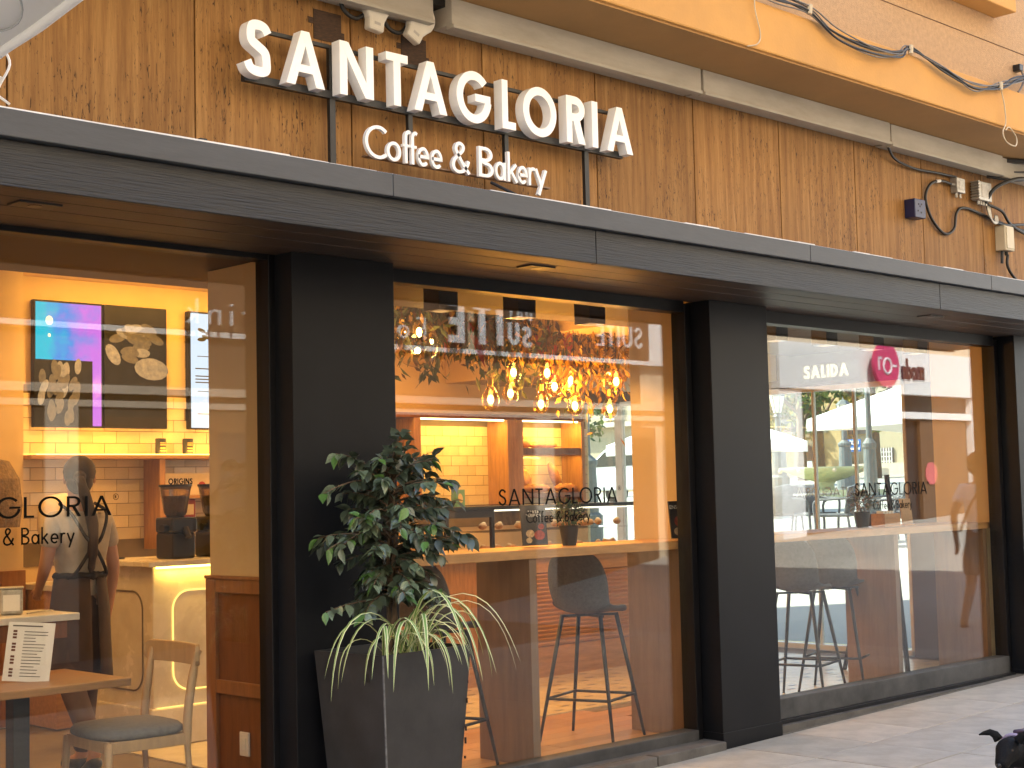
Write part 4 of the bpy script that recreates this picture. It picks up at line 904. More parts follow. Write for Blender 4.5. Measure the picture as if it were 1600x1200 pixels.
gl = thing('hanging_garland', 'garland of dried green, red and yellow foliage hanging from the ceiling over the bulbs', 'garland', (8.2, 2.45, 2.95))
rg = random.Random(11)
def leaf_quad(mb, p, d, l, w, m):
    d = d.normalized(); s_ = d.cross(Vector((rg.uniform(-1, 1), rg.uniform(-1, 1), rg.uniform(-1, 1)))).normalized()*w/2; nn_ = s_.cross(d)*.35
    mb.add([p, p+d*l*.45+s_+nn_, p+d*l, p+d*l*.45-s_+nn_], [(0, 1, 2), (0, 2, 3)], m)
MG = [mat('dried green leaf', (.030, .042, .012), .6, var=.4), mat('dried yellow leaf', (.30, .17, .015), .6, var=.3), mat('dried red leaf', (.22, .022, .012), .5, var=.3), mat('dried brown leaf', (.075, .032, .010), .7, var=.4)]
mb = MB(); mbw = MB()
for i in range(3300):
    u = rg.random(); x = -1.38+2.5*u; y = rg.gauss(0, .13); dens = .25 if u < .55 else .33
    z = rg.uniform(-.02, .14)-abs(rg.gauss(0, .16))*(1+.5*(u > .62))-(.10*u)
    mi = rg.choices((0, 1, 3), ((6, 1, 3) if u < .45 else (3, 3, 2) if u < .65 else (1, 8, 2)))[0]
    leaf_quad(mb, Vector((x, y, z)), Vector((rg.gauss(0, .6), rg.gauss(0, .6), -1+rg.gauss(0, .5))), rg.uniform(.06, .14), rg.uniform(.018, .05), mi)
for cx, n, ln in ((-1.08, 60, .42), (-.35, 50, .40), (-.12, 40, .5), (.62, 40, .3)):
    for k in range(n):
        t_ = rg.random(); leaf_quad(mb, Vector((cx+.12*t_+rg.gauss(0, .03), rg.gauss(0, .04), -.05-ln*t_)), Vector((rg.gauss(0, .6), rg.gauss(0, .6), -1)), .09, .035, 0)
o = mb.build('foliage', MG, gl); o['kind'] = 'stuff'
bl = MB(); bl.add([(0, 0, 0), (.035, .01, -.10), (0, 0, -.26), (-.035, .01, -.10), (0, .012, -.10)], [(0, 4, 1), (1, 4, 2), (2, 4, 3), (3, 4, 0)])
blm = bl.mesh('red_leaf', MG[2])
for x, z, s_ in ((-.82, -.1, 1.0), (-.62, -.12, 1.2), (-.5, -.1, .9), (.02, -.12, 1.2), (.2, -.02, 1.3), (.26, -.05, 1.5), (.33, -.04, 1.4), (.29, -.1, 1.6), (.4, -.06, 1.1), (-.7, -.02, 1.1), (.1, -.05, 1.0)):
    o = link('red_leaf', blm, gl, loc=(x, -.12+rg.uniform(-.05, .05), z), rot=(rg.uniform(-.3, .3), rg.uniform(-.3, .3), rg.uniform(-.6, .6))); o.scale = (s_, s_, s_)
mbw.box(-1.4, 1.15, -.02, .02, .10, .13); [mbw.tube([(x, 0, .12), (x, 0, .335)], .004, 5) for x in (-1.2, -.1, 1.0)]; mbw.build('hanging_rail', M_oak, gl)

# ------------------------------------------------------------------ bar along the windows and stools
def bar(x0, x1, panels, lab):
    b = thing('bar_table', lab, 'bar table')
    MB().box(x0, x1, .265, .73, 1.225, 1.278).build('top', M_oak, b, bevel=.004)
    for x in panels: MB().box(x-.03, x+.03, .275, .72, FZ, 1.224).build('leg_panel', M_panel, b, bevel=.003)
bar(5.15, 7.55, (6.08, 7.42), 'oak bar shelf on brown panels behind the middle window')
bar(8.1, 11.32, (9.92, 11.25), 'oak bar shelf on brown panels behind the right window')
def stool():
    t = thing('bar_stool', '', 'bar stool')
    # shell: profile from front lip of seat up to the back top; local +y is the sitter's front
    prof = [(.215, .775), (.205, .79), (.12, .80), (0, .79), (-.10, .79), (-.165, .815), (-.195, .88), (-.21, .98), (-.222, 1.08), (-.228, 1.15), (-.23, 1.195)]
    half = [.14, .165, .195, .208, .205, .19, .197, .205, .188, .14, .03]; curl = [.0, .0, .012, .022, .03, .04, .03, .022, .014, .006, 0]
    P = smoothpts([(y, z, 0) for y, z in prof], 3); Hh = smoothpts([(h, c, 0) for h, c in zip(half, curl)], 3)
    mb = MB(); n = 12
    for q, h in zip(P, Hh):
        for k in range(n+1):
            u = -1+2*k/n; back = q.x < -.16
            e = h.y*abs(u)**2.5*1.6
            mb.v.append((h.x*u, q.x+(e*1.3 if back else 0), q.y+(0 if back else e)))
    for i in range(len(P)-1):
        for k in range(n): a = i*(n+1)+k; mb.f.append((a, a+1, a+n+2, a+n+1)); mb.mi.append(0)
    o = mb.build('seat_shell', M_fabric, t, smooth=True); s_ = o.modifiers.new('s', 'SOLIDIFY'); s_.thickness = .022; s_.offset = 0; ss = o.modifiers.new('u', 'SUBSURF'); ss.levels = ss.render_levels = 1
    F = []
    for sx in (-1, 1):
        for sy in (-1, 1):
            a = Vector((sx*.13, sy*.12-.01, .775)); b = Vector((sx*.25, sy*.24-.01, 0)); F.append((a, b))
            MB().tube([a, a.lerp(b, .5), b], [.014, .0125, .009], 10).build('leg', M_rail, t, smooth=True)
    q = [a.lerp(b, .66) for a, b in F]; mb = MB()
    for i, j in ((0, 1), (1, 3), (3, 2), (2, 0)): mb.tube([q[i], q[j]], .009, 8)
    mb.build('footrest', M_rail, t, smooth=True)
    mb = MB(); mb.bar((-.14, -.13, .768), (.14, .11, .768), .03, .014); mb.bar((-.14, .11, .768), (.14, -.13, .768), .03, .014); mb.build('under_frame', M_rail, t); return t
s0 = stool()
s0.location = (6.98, .68, FZ); s0.rotation_euler = (0, 0, R(-72)); s0['label'] = 'charcoal bar stool between the two brown panels in the middle window'
dup(s0, (5.66, .64, FZ), R(-74), 'charcoal bar stool half hidden behind the potted ficus')
dup(s0, (9.22, .66, FZ), R(-76), 'charcoal bar stool cut off by the second black column in the right window')
dup(s0, (9.74, .70, FZ), R(-70), 'charcoal bar stool nearest the brown panel in the right window')

# things on the bar
BZ = 1.279
def menu_stand(x, y, w, h, title, lab, dark, rz=0):
    t = thing('menu_stand', lab, 'menu card', (x, y, BZ), rz); M = Matrix.Rotation(R(-8), 4, 'X')
    MB().box(-w/2, w/2, -.006, .006, .012, h, M=M).build('card', mat('dark poster card', (.035, .03, .032), .45, var=.4, scale=7) if dark else mat('wood card holder', (.40, .24, .11), .5), t, bevel=.002)
    MB().box(-w/2, w/2, -.03, .03, 0, .012).build('foot', M_cglass if dark else M_oak, t)
    me = font_mesh(title, .034 if len(title) < 10 else .024, M_paper, 'CENTER'); o = link('lettering', me, t, loc=(0, -.0075-.0, h-.05)); o.rotation_euler = (R(90-8), 0, 0); o.location = M @ Vector((0, -.0068, h-.05)); return t, M
def food(t, M, spots):
    mb = MB()
    for i, (x, z, r_, mi) in enumerate(spots): 
        n = 14; mb.add([M @ Vector((x+r_*math.cos(2*math.pi*k/n), -.0068-.0002*i, z+r_*.85*math.sin(2*math.pi*k/n))) for k in range(n)], [tuple(range(n))], mi)
    mb.build('food_print', [mat('print red', (.33, .05, .03), .5, var=.5, scale=50), mat('print beige', (.5, .36, .2), .5, var=.5, scale=50), mat('print green', (.12, .16, .04), .5, var=.5, scale=50)], t)
t, M = menu_stand(6.33, .5, .165, .25, 'TARTA\nPUEBLOS', 'dark menu card on the bar left of the small potted plant', True, R(-20)); food(t, M, [(-.03, .08, .028, 1), (.03, .07, .035, 0), (.045, .12, .02, 0), (-.04, .04, .02, 1)])
t, M = menu_stand(7.72, .30, .19, .25, 'ENSALADAS', 'upright poster lettered ENSALADAS at the right end of the bar', True, R(-16)); t.location.x = 7.47; food(t, M, [(-.02, .12, .045, 0), (.03, .06, .045, 0), (-.045, .055, .03, 1), (.0, .10, .02, 2), (.05, .13, .02, 1)])
def bush(name, x, y, label, fr_, seed, mats_, n=420):
    r_ = random.Random(seed); t = thing(name, label, 'potted plant', (x, y, BZ))
    MB().lathe([(0, 0), (.042, 0), (.06, .115), (.064, .12), (.056, .12), (.05, .105), (0, .105)], n=20).build('pot', M_pot, t, smooth=False)
    mb = MB()
    for i in range(n):
        d = Vector((r_.gauss(0, 1), r_.gauss(0, 1), r_.gauss(.25, .8))).normalized(); R_ = fr_*r_.uniform(.45, 1.0); p = Vector((0, 0, .19))+Vector((d.x*R_, d.y*R_, d.z*R_*.8))
        s_ = d.cross(Vector((r_.uniform(-1, 1), r_.uniform(-1, 1), 1))).normalized(); e = (d+Vector((r_.gauss(0, .5), r_.gauss(0, .5), r_.gauss(0, .5)))).normalized(); l = .028
        mb.add([p, p+e*l*.5+s_*.007, p+e*l, p+e*l*.5-s_*.007], [(0, 1, 2, 3)], r_.choice((0, 0, 1)))
    for k in range(14):
        a = k*2.4; mb.tube([(0, 0, .1), (fr_*.6*math.cos(a), fr_*.6*math.sin(a), .2+.04*math.sin(k))], .0018, 4, 2)
    o = mb.build('foliage', mats_+[M_bark], t); o['kind'] = 'stuff'; return t
bush('potted_plant', 6.60, .48, 'small dark green bush in a black pot on the bar of the middle window', .10, 4, [mat('dark small leaf', (.025, .055, .018), .5), mat('mid small leaf', (.05, .10, .03), .5)])
bush('potted_plant', 9.83, .50, 'small browning bush in a black pot on the bar of the right window', .11, 5, [mat('olive small leaf', (.07, .085, .02), .5), mat('rusty small leaf', (.20, .10, .03), .5)], 480)
wb = thing('wooden_box', 'small open wooden box on the bar right of the browning bush', 'box', (10.12, .48, BZ))
mb = MB(); mb.box(-.11, .11, -.06, -.05, 0, .10); mb.box(-.11, .11, .05, .06, 0, .10); mb.box(-.11, -.1, -.05, .05, 0, .10); mb.box(.1, .11, -.05, .05, 0, .10); mb.box(-.1, .1, -.05, .05, 0, .01); mb.build('carcass', M_oak, wb)
mb = MB(); [mb.box(-.08+.04*k, -.055+.04*k, -.03, .03, .01, .118) for k in range(4)]; mb.build('sachets', M_paper, wb)
menu_stand(10.40, .46, .10, .21, '', 'narrow wooden card holder standing on the bar beside the wooden box', False, R(-20))
# easel poster behind the right window
es = thing('easel_sign', 'tall poster on a black easel lettered nuevos sandwiches calientes', 'sign', (10.62, .98, FZ), R(-12))
MB().box(-.19, .19, -.02, 0, .22, 1.14).build('board', mat('grey poster board', (.34, .31, .27), .5, var=.12, scale=4), es, bevel=.003)
fr = MB(); fr.bar((.25, -.01, 1.62), (.36, -.05, 0), .03); fr.bar((-.2, -.01, 1.2), (-.24, -.05, 0), .025); fr.bar((.1, .02, 1.3), (.14, .45, 0), .025); fr.bar((-.24, -.03, .2), (.34, -.03, .2), .03); fr.build('easel', M_pblack, es)
link('lettering', font_mesh('nuevos\nsándwiches\ncalientes', .075, M_decal), es, loc=(-.15, -.0225, 1.02), rot=(R(90), 0, 0))
mb = MB(); oval(mb, .0, .50, .13, .085, .1, -.0222); oval(mb, .02, .44, .12, .05, 0, -.0224, m=1); oval(mb, -.05, .56, .06, .05, 0, -.0226, m=1); mb.build('food_print', [mat('print sandwich', (.30, .17, .08), .5, var=.5, scale=30), mat('print filling', (.14, .06, .03), .5, var=.5, scale=30)], es)

# ------------------------------------------------------------------ tables, chair and table things in the left window
def table(x0, x1, y0, y1, zt, topm, lab, legx):
    t = thing('table', lab, 'table', (0, 0, 0))
    MB().box(x0, x1, y0, y1, zt-.035, zt).build('tabletop', topm, t, bevel=.004)
    MB().box(legx-.04, legx+.04, (y0+y1)/2-.04, (y0+y1)/2+.04, FZ+.02, zt-.036).build('pedestal', M_rail, t, bevel=.004)
    MB().box(legx-.25, legx+.25, (y0+y1)/2-.25, (y0+y1)/2+.25, FZ, FZ+.02).build('base', M_rail, t, bevel=.004); return t
table(2.4, 3.60, .42, 1.05, .795, mat('table oak planks', (.30, .15, .055), .35, var=.3, scale=4, stretch=(1, 10, 10)), 'brown wooden table with a menu card behind the left window', 3.2)
table(2.5, 3.76, 1.20, 1.62, 1.05, mat('white laminate', (.62, .60, .57), .3), 'white table with a napkin dispenser behind the wooden table', 3.35)
MB().box(2.52, 3.70, 1.22, 1.60, .93, 1.014).build('apron', M_waln, bpy.data.objects['table.001'])
mcard = thing('menu_card', 'leaning white menu card printed with rows of coffee drinks on the wooden table', 'menu card', (3.22, .70, .796), R(-38))
M = Matrix.Rotation(R(-14), 4, 'X') @ Matrix.Rotation(R(4), 4, 'Y')
MB().box(-.105, .105, -.002, .002, 0, .27, M=M).build('card', M_paper, mcard)
mb = MB(); rr_ = random.Random(2)
def flat(x0, x1, z0, z1, mi=0): mb.add([M @ Vector((x, -.003, z)) for x, z in ((x0, z0), (x1, z0), (x1, z1), (x0, z1))], [(0, 1, 2, 3)], mi)
flat(-.085, .05, .25, .256)
for k in range(15):
    z = .225-.0145*k; flat(-.03, -.03+rr_.uniform(.05, .11), z, z+.0035)
    if k % 4 != 3: flat(-.08, -.062, z-.002, z+.008, 1)
mb.build('menu_print', [M_ink, mat('brown print', (.13, .04, .02), .7)], mcard)
nd_ = thing('napkin_dispenser', 'metal napkin dispenser on the white table at the left edge', 'napkin dispenser', (3.50, 1.42, 1.051), R(-25))
MB().box(-.055, .055, -.05, .05, 0, .13).build('case', M_alu, nd_, bevel=.012); MB().box(-.04, .04, -.053, -.049, .02, .10).build('napkins', M_paper, nd_); MB().box(-.06, .06, -.055, .055, .13, .138).build('lid', M_alu, nd_, bevel=.003)
tr = thing('spoon', 'metal spoon lying on the white table beside the napkin dispenser', 'spoon', (3.62, 1.36, 1.056), .4); MB().tube([(-.09, 0, 0), (.05, 0, .003)], .004, 6).build('handle', M_alu, tr); MB().ball((.075, 0, .003), .028, .018, .004, 10).build('bowl', M_alu, tr, smooth=True)
def chair(x, y, rz, lab):
    t = thing('dining_chair', lab, 'chair', (x, y, FZ), rz)      # local +y is the sitter's front
    M_ash = mat('pale ash wood', (.46, .29, .14), .45, var=.15, scale=5, stretch=(6, 6, 1.2))
    mb = MB(); P = [(.21*math.cos(R(a))*(1.02 if abs(math.cos(R(a))) > .7 else 1), .20*math.sin(R(a))) for a in range(0, 360, 15)]
    P = [(math.copysign(abs(math.cos(R(a)))**.6*.215, math.cos(R(a))), math.copysign(abs(math.sin(R(a)))**.6*.205, math.sin(R(a)))) for a in range(0, 360, 12)]
    rings = [(.92, .425), (1.0, .435), (1.0, .455), (.93, .47), (.6, .478), (0, .48)]; n = len(P)
    for s_, z in rings: mb.v += [(p[0]*s_, p[1]*s_, z) for p in P]
    for i in range(len(rings)-1):
        for k in range(n): mb.f.append((i*n+k, i*n+(k+1) % n, (i+1)*n+(k+1) % n, (i+1)*n+k)); mb.mi.append(0)
    mb.build('seat_pad', M_gfabric, t, smooth=True)
    mb = MB()
    for a, b in (((-.19, -.17, .40), (.19, -.17, .40)), ((-.19, .17, .40), (.19, .17, .40)), ((-.19, -.17, .40), (-.19, .17, .40)), ((.19, -.17, .40), (.19, .17, .40))): mb.bar(a, b, .022, .05)
    mb.build('seat_frame', M_ash, t, bevel=.003)
    for sx in (-1, 1):
        MB().tube([(sx*.19, .175, .42), (sx*.215, .20, 0)], [.018, .012], 10).build('leg', M_ash, t, smooth=True)
        MB().tube(smoothpts([(sx*.205, -.21, 0), (sx*.19, -.18, .42), (sx*.195, -.215, .72), (sx*.197, -.235, .785)], 5), [.013]*5+[.019]*5+[.015]*6, 10).build('leg', M_ash, t, smooth=True)
    mb = MB(); n = 16; ang = [math.pi*(.05+.90*k/n) for k in range(n+1)]
    for k in range(n+1):
        x_ = -.27*math.cos(ang[k])*.86; y_ = -.24-.05*math.sin(ang[k])+.04; 
        e = min(1, 6*min(k, n-k)/n+.45)
        for yy, zz in ((y_-.011, .74-.045*e), (y_+.011, .74-.045*e), (y_+.011, .74+.05*e), (y_-.011, .74+.05*e)): mb.v.append((x_, yy, zz+.02))
    for k in range(n):
        for q in range(4): a = k*4; mb.f.append((a+q, a+(q+1) % 4, a+4+(q+1) % 4, a+4+q)); mb.mi.append(0)
    mb.f += [(3, 2, 1, 0), (n*4, n*4+1, n*4+2, n*4+3)]; mb.mi += [0, 0]; mb.build('backrest', M_ash, t, bevel=.004); return t
chair(3.70, .64, R(87), 'pale wooden chair with a grey pad pulled up to the wooden table'); bpy.data.objects['dining_chair'].scale = (1.12, 1.12, 1.06)
bn = thing('bench', 'reddish wooden bench back at the left edge behind the wooden table', 'bench', (2.45, 1.75, FZ)); MB().box(-.4, .75, 0, .05, .3, .98-.2).build('back', M_waln, bn, bevel=.01); MB().box(-.4, .75, -.4, 0, .36, .42).build('seat', M_walnl, bn, bevel=.01)
for x in (-.35, .7): MB().box(x-.02, x+.02, -.36, .04, 0, .36).build('leg', M_waln, bn)
pl = thing('hanging_lamp', 'woven pendant shade cut off by the left edge of the window', 'pendant lamp', (4.62, 4.0, 1.5)); MB().lathe([(.02, .42), (.1, .40), (.17, .28), (.19, .1), (.17, -.05), (.15, -.05), (.17, .1), (.15, .27), (.02, .39)], n=20).build('shade', mat('woven rattan', (.16, .10, .05), .8, var=.4, scale=40, bump=.8, bscale=60), pl); MB().tube([(0, 0, .4), (0, 0, 1.77)], .004, 6).build('cord', M_cable, pl)

# ================================================================== PLANTER WITH FICUS AND SPIDER PLANT
pot = thing('planter', 'tall tapered black planter box in front of the first black column', 'planter', (4.59, -.27, -.04), R(4))
def frustum(mb, w0, d0, z0, w1, d1, z1, m=0, inner=False):
    vs = [(sx*w/2, sy*d/2, z) for w, d, z in ((w0, d0, z0), (w1, d1, z1)) for sx, sy in ((-1, -1), (1, -1), (1, 1), (-1, 1))]
    fs = [(i, (i+1) % 4, 4+(i+1) % 4, 4+i) for i in range(4)]; 
    if inner: fs = [tuple(reversed(f)) for f in fs]
    mb.add(vs, fs, m)
mb = MB(); W0, D0, W1, D1, H = .43, .36, .575, .47, .925
frustum(mb, W0, D0, 0, W1, D1, H); frustum(mb, W1-.05, D1-.05, H-.18, W1-.03, D1-.03, H, inner=True)
o4 = [(sx*W1/2, sy*D1/2, H) for sx, sy in ((-1, -1), (1, -1), (1, 1), (-1, 1))]; i4 = [(sx*(W1-.03)/2, sy*(D1-.03)/2, H) for sx, sy in ((-1, -1), (1, -1), (1, 1), (-1, 1))]
mb.add(o4+i4, [(i, (i+1) % 4, 4+(i+1) % 4, 4+i) for i in range(4)]); mb.build('shell', M_pot, pot)
MB().box(-W1/2+.03, W1/2-.03, -D1/2+.03, D1/2-.03, H-.16, H-.06).build('soil', M_soil, pot)
mb = MB(); q = [(-W1/2, -D1/2, H), (-W0/2, -D0/2, 0)]; mb.bar((-W1/2-.001, -D1/2-.001, H), (-W0/2-.001, -D0/2-.001, 0), .007)
mb.build('worn_edge', mat('worn grey edge', (.12, .12, .12), .6, var=.5, scale=30), pot)
mb = MB(); rp = random.Random(9)
for k in range(9):
    z = .1+.09*k+rp.uniform(-.03, .03); x = W0/2+(W1-W0)/2*z/H; mb.box(x-.004, x+.002, -D1/2*.96+.0, -D1/2*.96+.008, z, z+rp.uniform(.01, .04))
mb.box(-W1/2*.97-.002, -W1/2*.9, -D1/2+.10, -D1/2+.13, .80, .84); o = mb.build('chipped_paint', M_cable, pot); o['kind'] = 'stuff'
fic = thing('ficus_tree', 'bushy ficus with drooping dark green leaves growing in the black planter', 'plant', (4.59, -.27, .80), R(4))
rf = random.Random(21)
mb = MB()
for k in range(3): mb.tube([(.018*math.cos(z*9+k*2.1), .018*math.sin(z*9+k*2.1), z) for z in [.06*i for i in range(16)]], [.014-.0006*i for i in range(16)], 7)
trunk = mb.build('trunk', M_bark, fic, smooth=True)
LV = []; mb = MB()
def branch(z0, az, el, ln, droop, nl):
    p = Vector((0, 0, z0)); d = Vector((math.cos(az)*math.cos(el), math.sin(az)*math.cos(el), math.sin(el))); pts = [p.copy()]
    for i in range(8): p = p+d*ln/8; d = (d+Vector((rf.gauss(0, .06), rf.gauss(0, .06), -droop))).normalized(); pts.append(p.copy())
    mb.tube(pts, [.006-.0005*i for i in range(9)], 5)
    for i in range(nl):
        t = .22+.78*i/(nl-1); k = min(7, int(t*8)); q = pts[k].lerp(pts[k+1], t*8-k); dd = (pts[k+1]-pts[k]).normalized()
        s_ = Vector((rf.gauss(0, 1), rf.gauss(0, 1), rf.gauss(0, .4))); s_ = (s_-dd*s_.dot(dd)).normalized()
        LV.append((q, (dd*.55+s_*.75+Vector((0, 0, -.5))).normalized(), t))
for i in range(72):
    f = i/71; z0 = .30+.62*f; az = i*2.39996+rf.uniform(-.3, .3); el = R(rf.uniform(2, 34)+34*f**2)
    ln = (.40-.10*abs(f-.45))*rf.uniform(.68, 1.05)
    if math.sin(az) > .55: ln *= .62       # the glass and column stand close behind
    if f < .3: ln *= .82
    if math.cos(az) > .3 and f < .45: ln *= .75
    if f > .93: ln *= .8
    branch(z0, az, el, ln, rf.uniform(.07, .15), rf.randint(21, 27))
branch(.30, R(182), R(8), .46, .05, 13); branch(.62, R(188), R(5), .44, .06, 12); branch(.86, R(170), R(12), .42, .09, 13); branch(.70, R(-8), R(26), .42, .08, 18); branch(.80, R(5), R(30), .40, .07, 16); branch(.55, R(-20), R(20), .36, .06, 16)
mb.build('branches', M_bark, trunk, smooth=True)
lm = MB(); n = 5
prof = [(0, .0), (.15, .19), (.38, .275), (.62, .225), (.84, .085), (1.0, 0)]
for t, h in prof: 
    zc = -.16*t*t
    for u in (-1, 0, 1): lm.v.append((u*h, t, zc+(abs(u)*h*.30)))
for i in range(len(prof)-1):
    for k in range(2): a = i*3+k; lm.f.append((a, a+1, a+4, a+3)); lm.mi.append(0)
leaf_me = lm.mesh('leaf', M_leaf); leaf_me.polygons.foreach_set('use_smooth', [True]*len(leaf_me.polygons)); leaf_y = leaf_me.copy(); leaf_y.materials[0] = M_leafn
rest = MB(); rf.shuffle(LV)
LV.sort(key=lambda a: (a[0].y*.72+a[0].x*.55))       # the leaves that show largest come first
for i, (q, d, t) in enumerate(LV):
    L_ = rf.uniform(.052, .084); up_ = Vector((rf.gauss(0, .45), rf.gauss(0, .45), 1)); x_ = d.cross(up_).normalized(); z_ = x_.cross(d)
    Mx = Matrix((x_*L_, d*L_, z_*L_)).transposed().to_4x4(); Mx.translation = q
    if i < 300:
        o = link('leaf', leaf_y if (rf.random() < .10 or t > .97 and rf.random() < .5) else leaf_me, fic); o.matrix_local = Mx
    else: rest.add([Mx @ Vector(v) for v in lm.v], lm.f)
o = rest.build('leaves', M_leaf, fic, smooth=True); o['kind'] = 'stuff'
sp2 = thing('spider_plant', 'spider plant with long cream edged leaves spilling over the planter rim', 'plant', (4.54, -.38, .83), R(4))
def blade(x, y, az, ln, lift, w, twist=0):
    mb = MB(); n = 14; p = Vector((x, y, .0)); el = R(lift); pts = []
    for i in range(n+1):
        t = i/n; pts.append(p.copy()); d = Vector((math.cos(az)*math.cos(el), math.sin(az)*math.cos(el), math.sin(el))); p = p+d*ln/n; el -= R(40+230*math.exp(-((t-.42)/.22)**2))/n*1.15
        el = max(el, R(-86))
    for i, q in enumerate(pts):
        t = i/n; ww_ = w*(.55+.9*t if t < .4 else .91*(1-((t-.4)/.6)**2)+.02); d = (pts[min(i+1, n)]-pts[max(i-1, 0)]).normalized(); s_ = d.cross(Vector((0, 0, 1)) if abs(d.z) < .97 else Vector((math.cos(az), math.sin(az), 0))); s_ = Vector((-math.sin(az), math.cos(az), 0)); nn_ = s_.cross(d)
        for u in (-1, -.5, .5, 1): mb.v.append(tuple(q+s_*u*ww_/2+nn_*abs(u)*ww_*.25))
    for i in range(n):
        for k in range(3): a = i*4+k; mb.f.append((a, a+1, a+5, a+4)); mb.mi.append(1 if k == 1 else 0)
    mb.build('leaf', [M_spc, M_spg], sp2, smooth=True)
rs = random.Random(14)
for i in range(24):
    az = R(-100+rs.gauss(0, 75)); blade(rs.uniform(-.13, .13), rs.uniform(-.05, .06), az, rs.uniform(.36, .66), rs.uniform(50, 86), rs.uniform(.015, .022))
for az, ln, lf in ((180, .62, 58), (172, .48, 64), (5, .58, 62), (0, .52, 70), (-12, .55, 58), (-60, .62, 72), (-80, .64, 70), (-105, .66, 74), (-90, .60, 66), (-45, .6, 66), (-130, .55, 62), (-150, .5, 60), (20, .5, 66), (40, .42, 80)): blade(rs.uniform(-.08, .08), -.06, R(az), ln*1.42, lf+2, .022)

# ================================================================== PEOPLE
def hand(pts, edges, w_i, wrist, d, side, s=1.0):
    """palm and five bent fingers hanging from wrist along d; side = thumb direction"""
    d = Vector(d).normalized(); side = Vector(side).normalized(); nrm_ = d.cross(side).normalized(); wv = Vector(wrist)
    pi = len(pts); p = wv+d*.05*s; pts.append((*p, .026*s, .017*s)); edges.append((w_i, pi))
    for k in range(4):
        o = side*(.027-.018*k)*s; b = p+d*.03*s+o; L_ = (.034, .039, .036, .028)[k]*s; i0 = len(pts)
        c = b+d*L_+nrm_*.006*s; e = c+(d*.8+nrm_*.6)*L_*.8
        pts += [(*b, .0088*s), (*c, .0078*s), (*e, .0062*s)]; edges += [(pi, i0), (i0, i0+1), (i0+1, i0+2)]
    i0 = len(pts); b = wv+d*.025*s+side*.026*s; c = b+(d*.7+side*.55)*.035*s; e = c+(d+side*.1)*.026*s
    pts += [(*b, .0105*s), (*c, .009*s), (*e, .007*s)]; edges += [(pi, i0), (i0, i0+1), (i0+1, i0+2)]
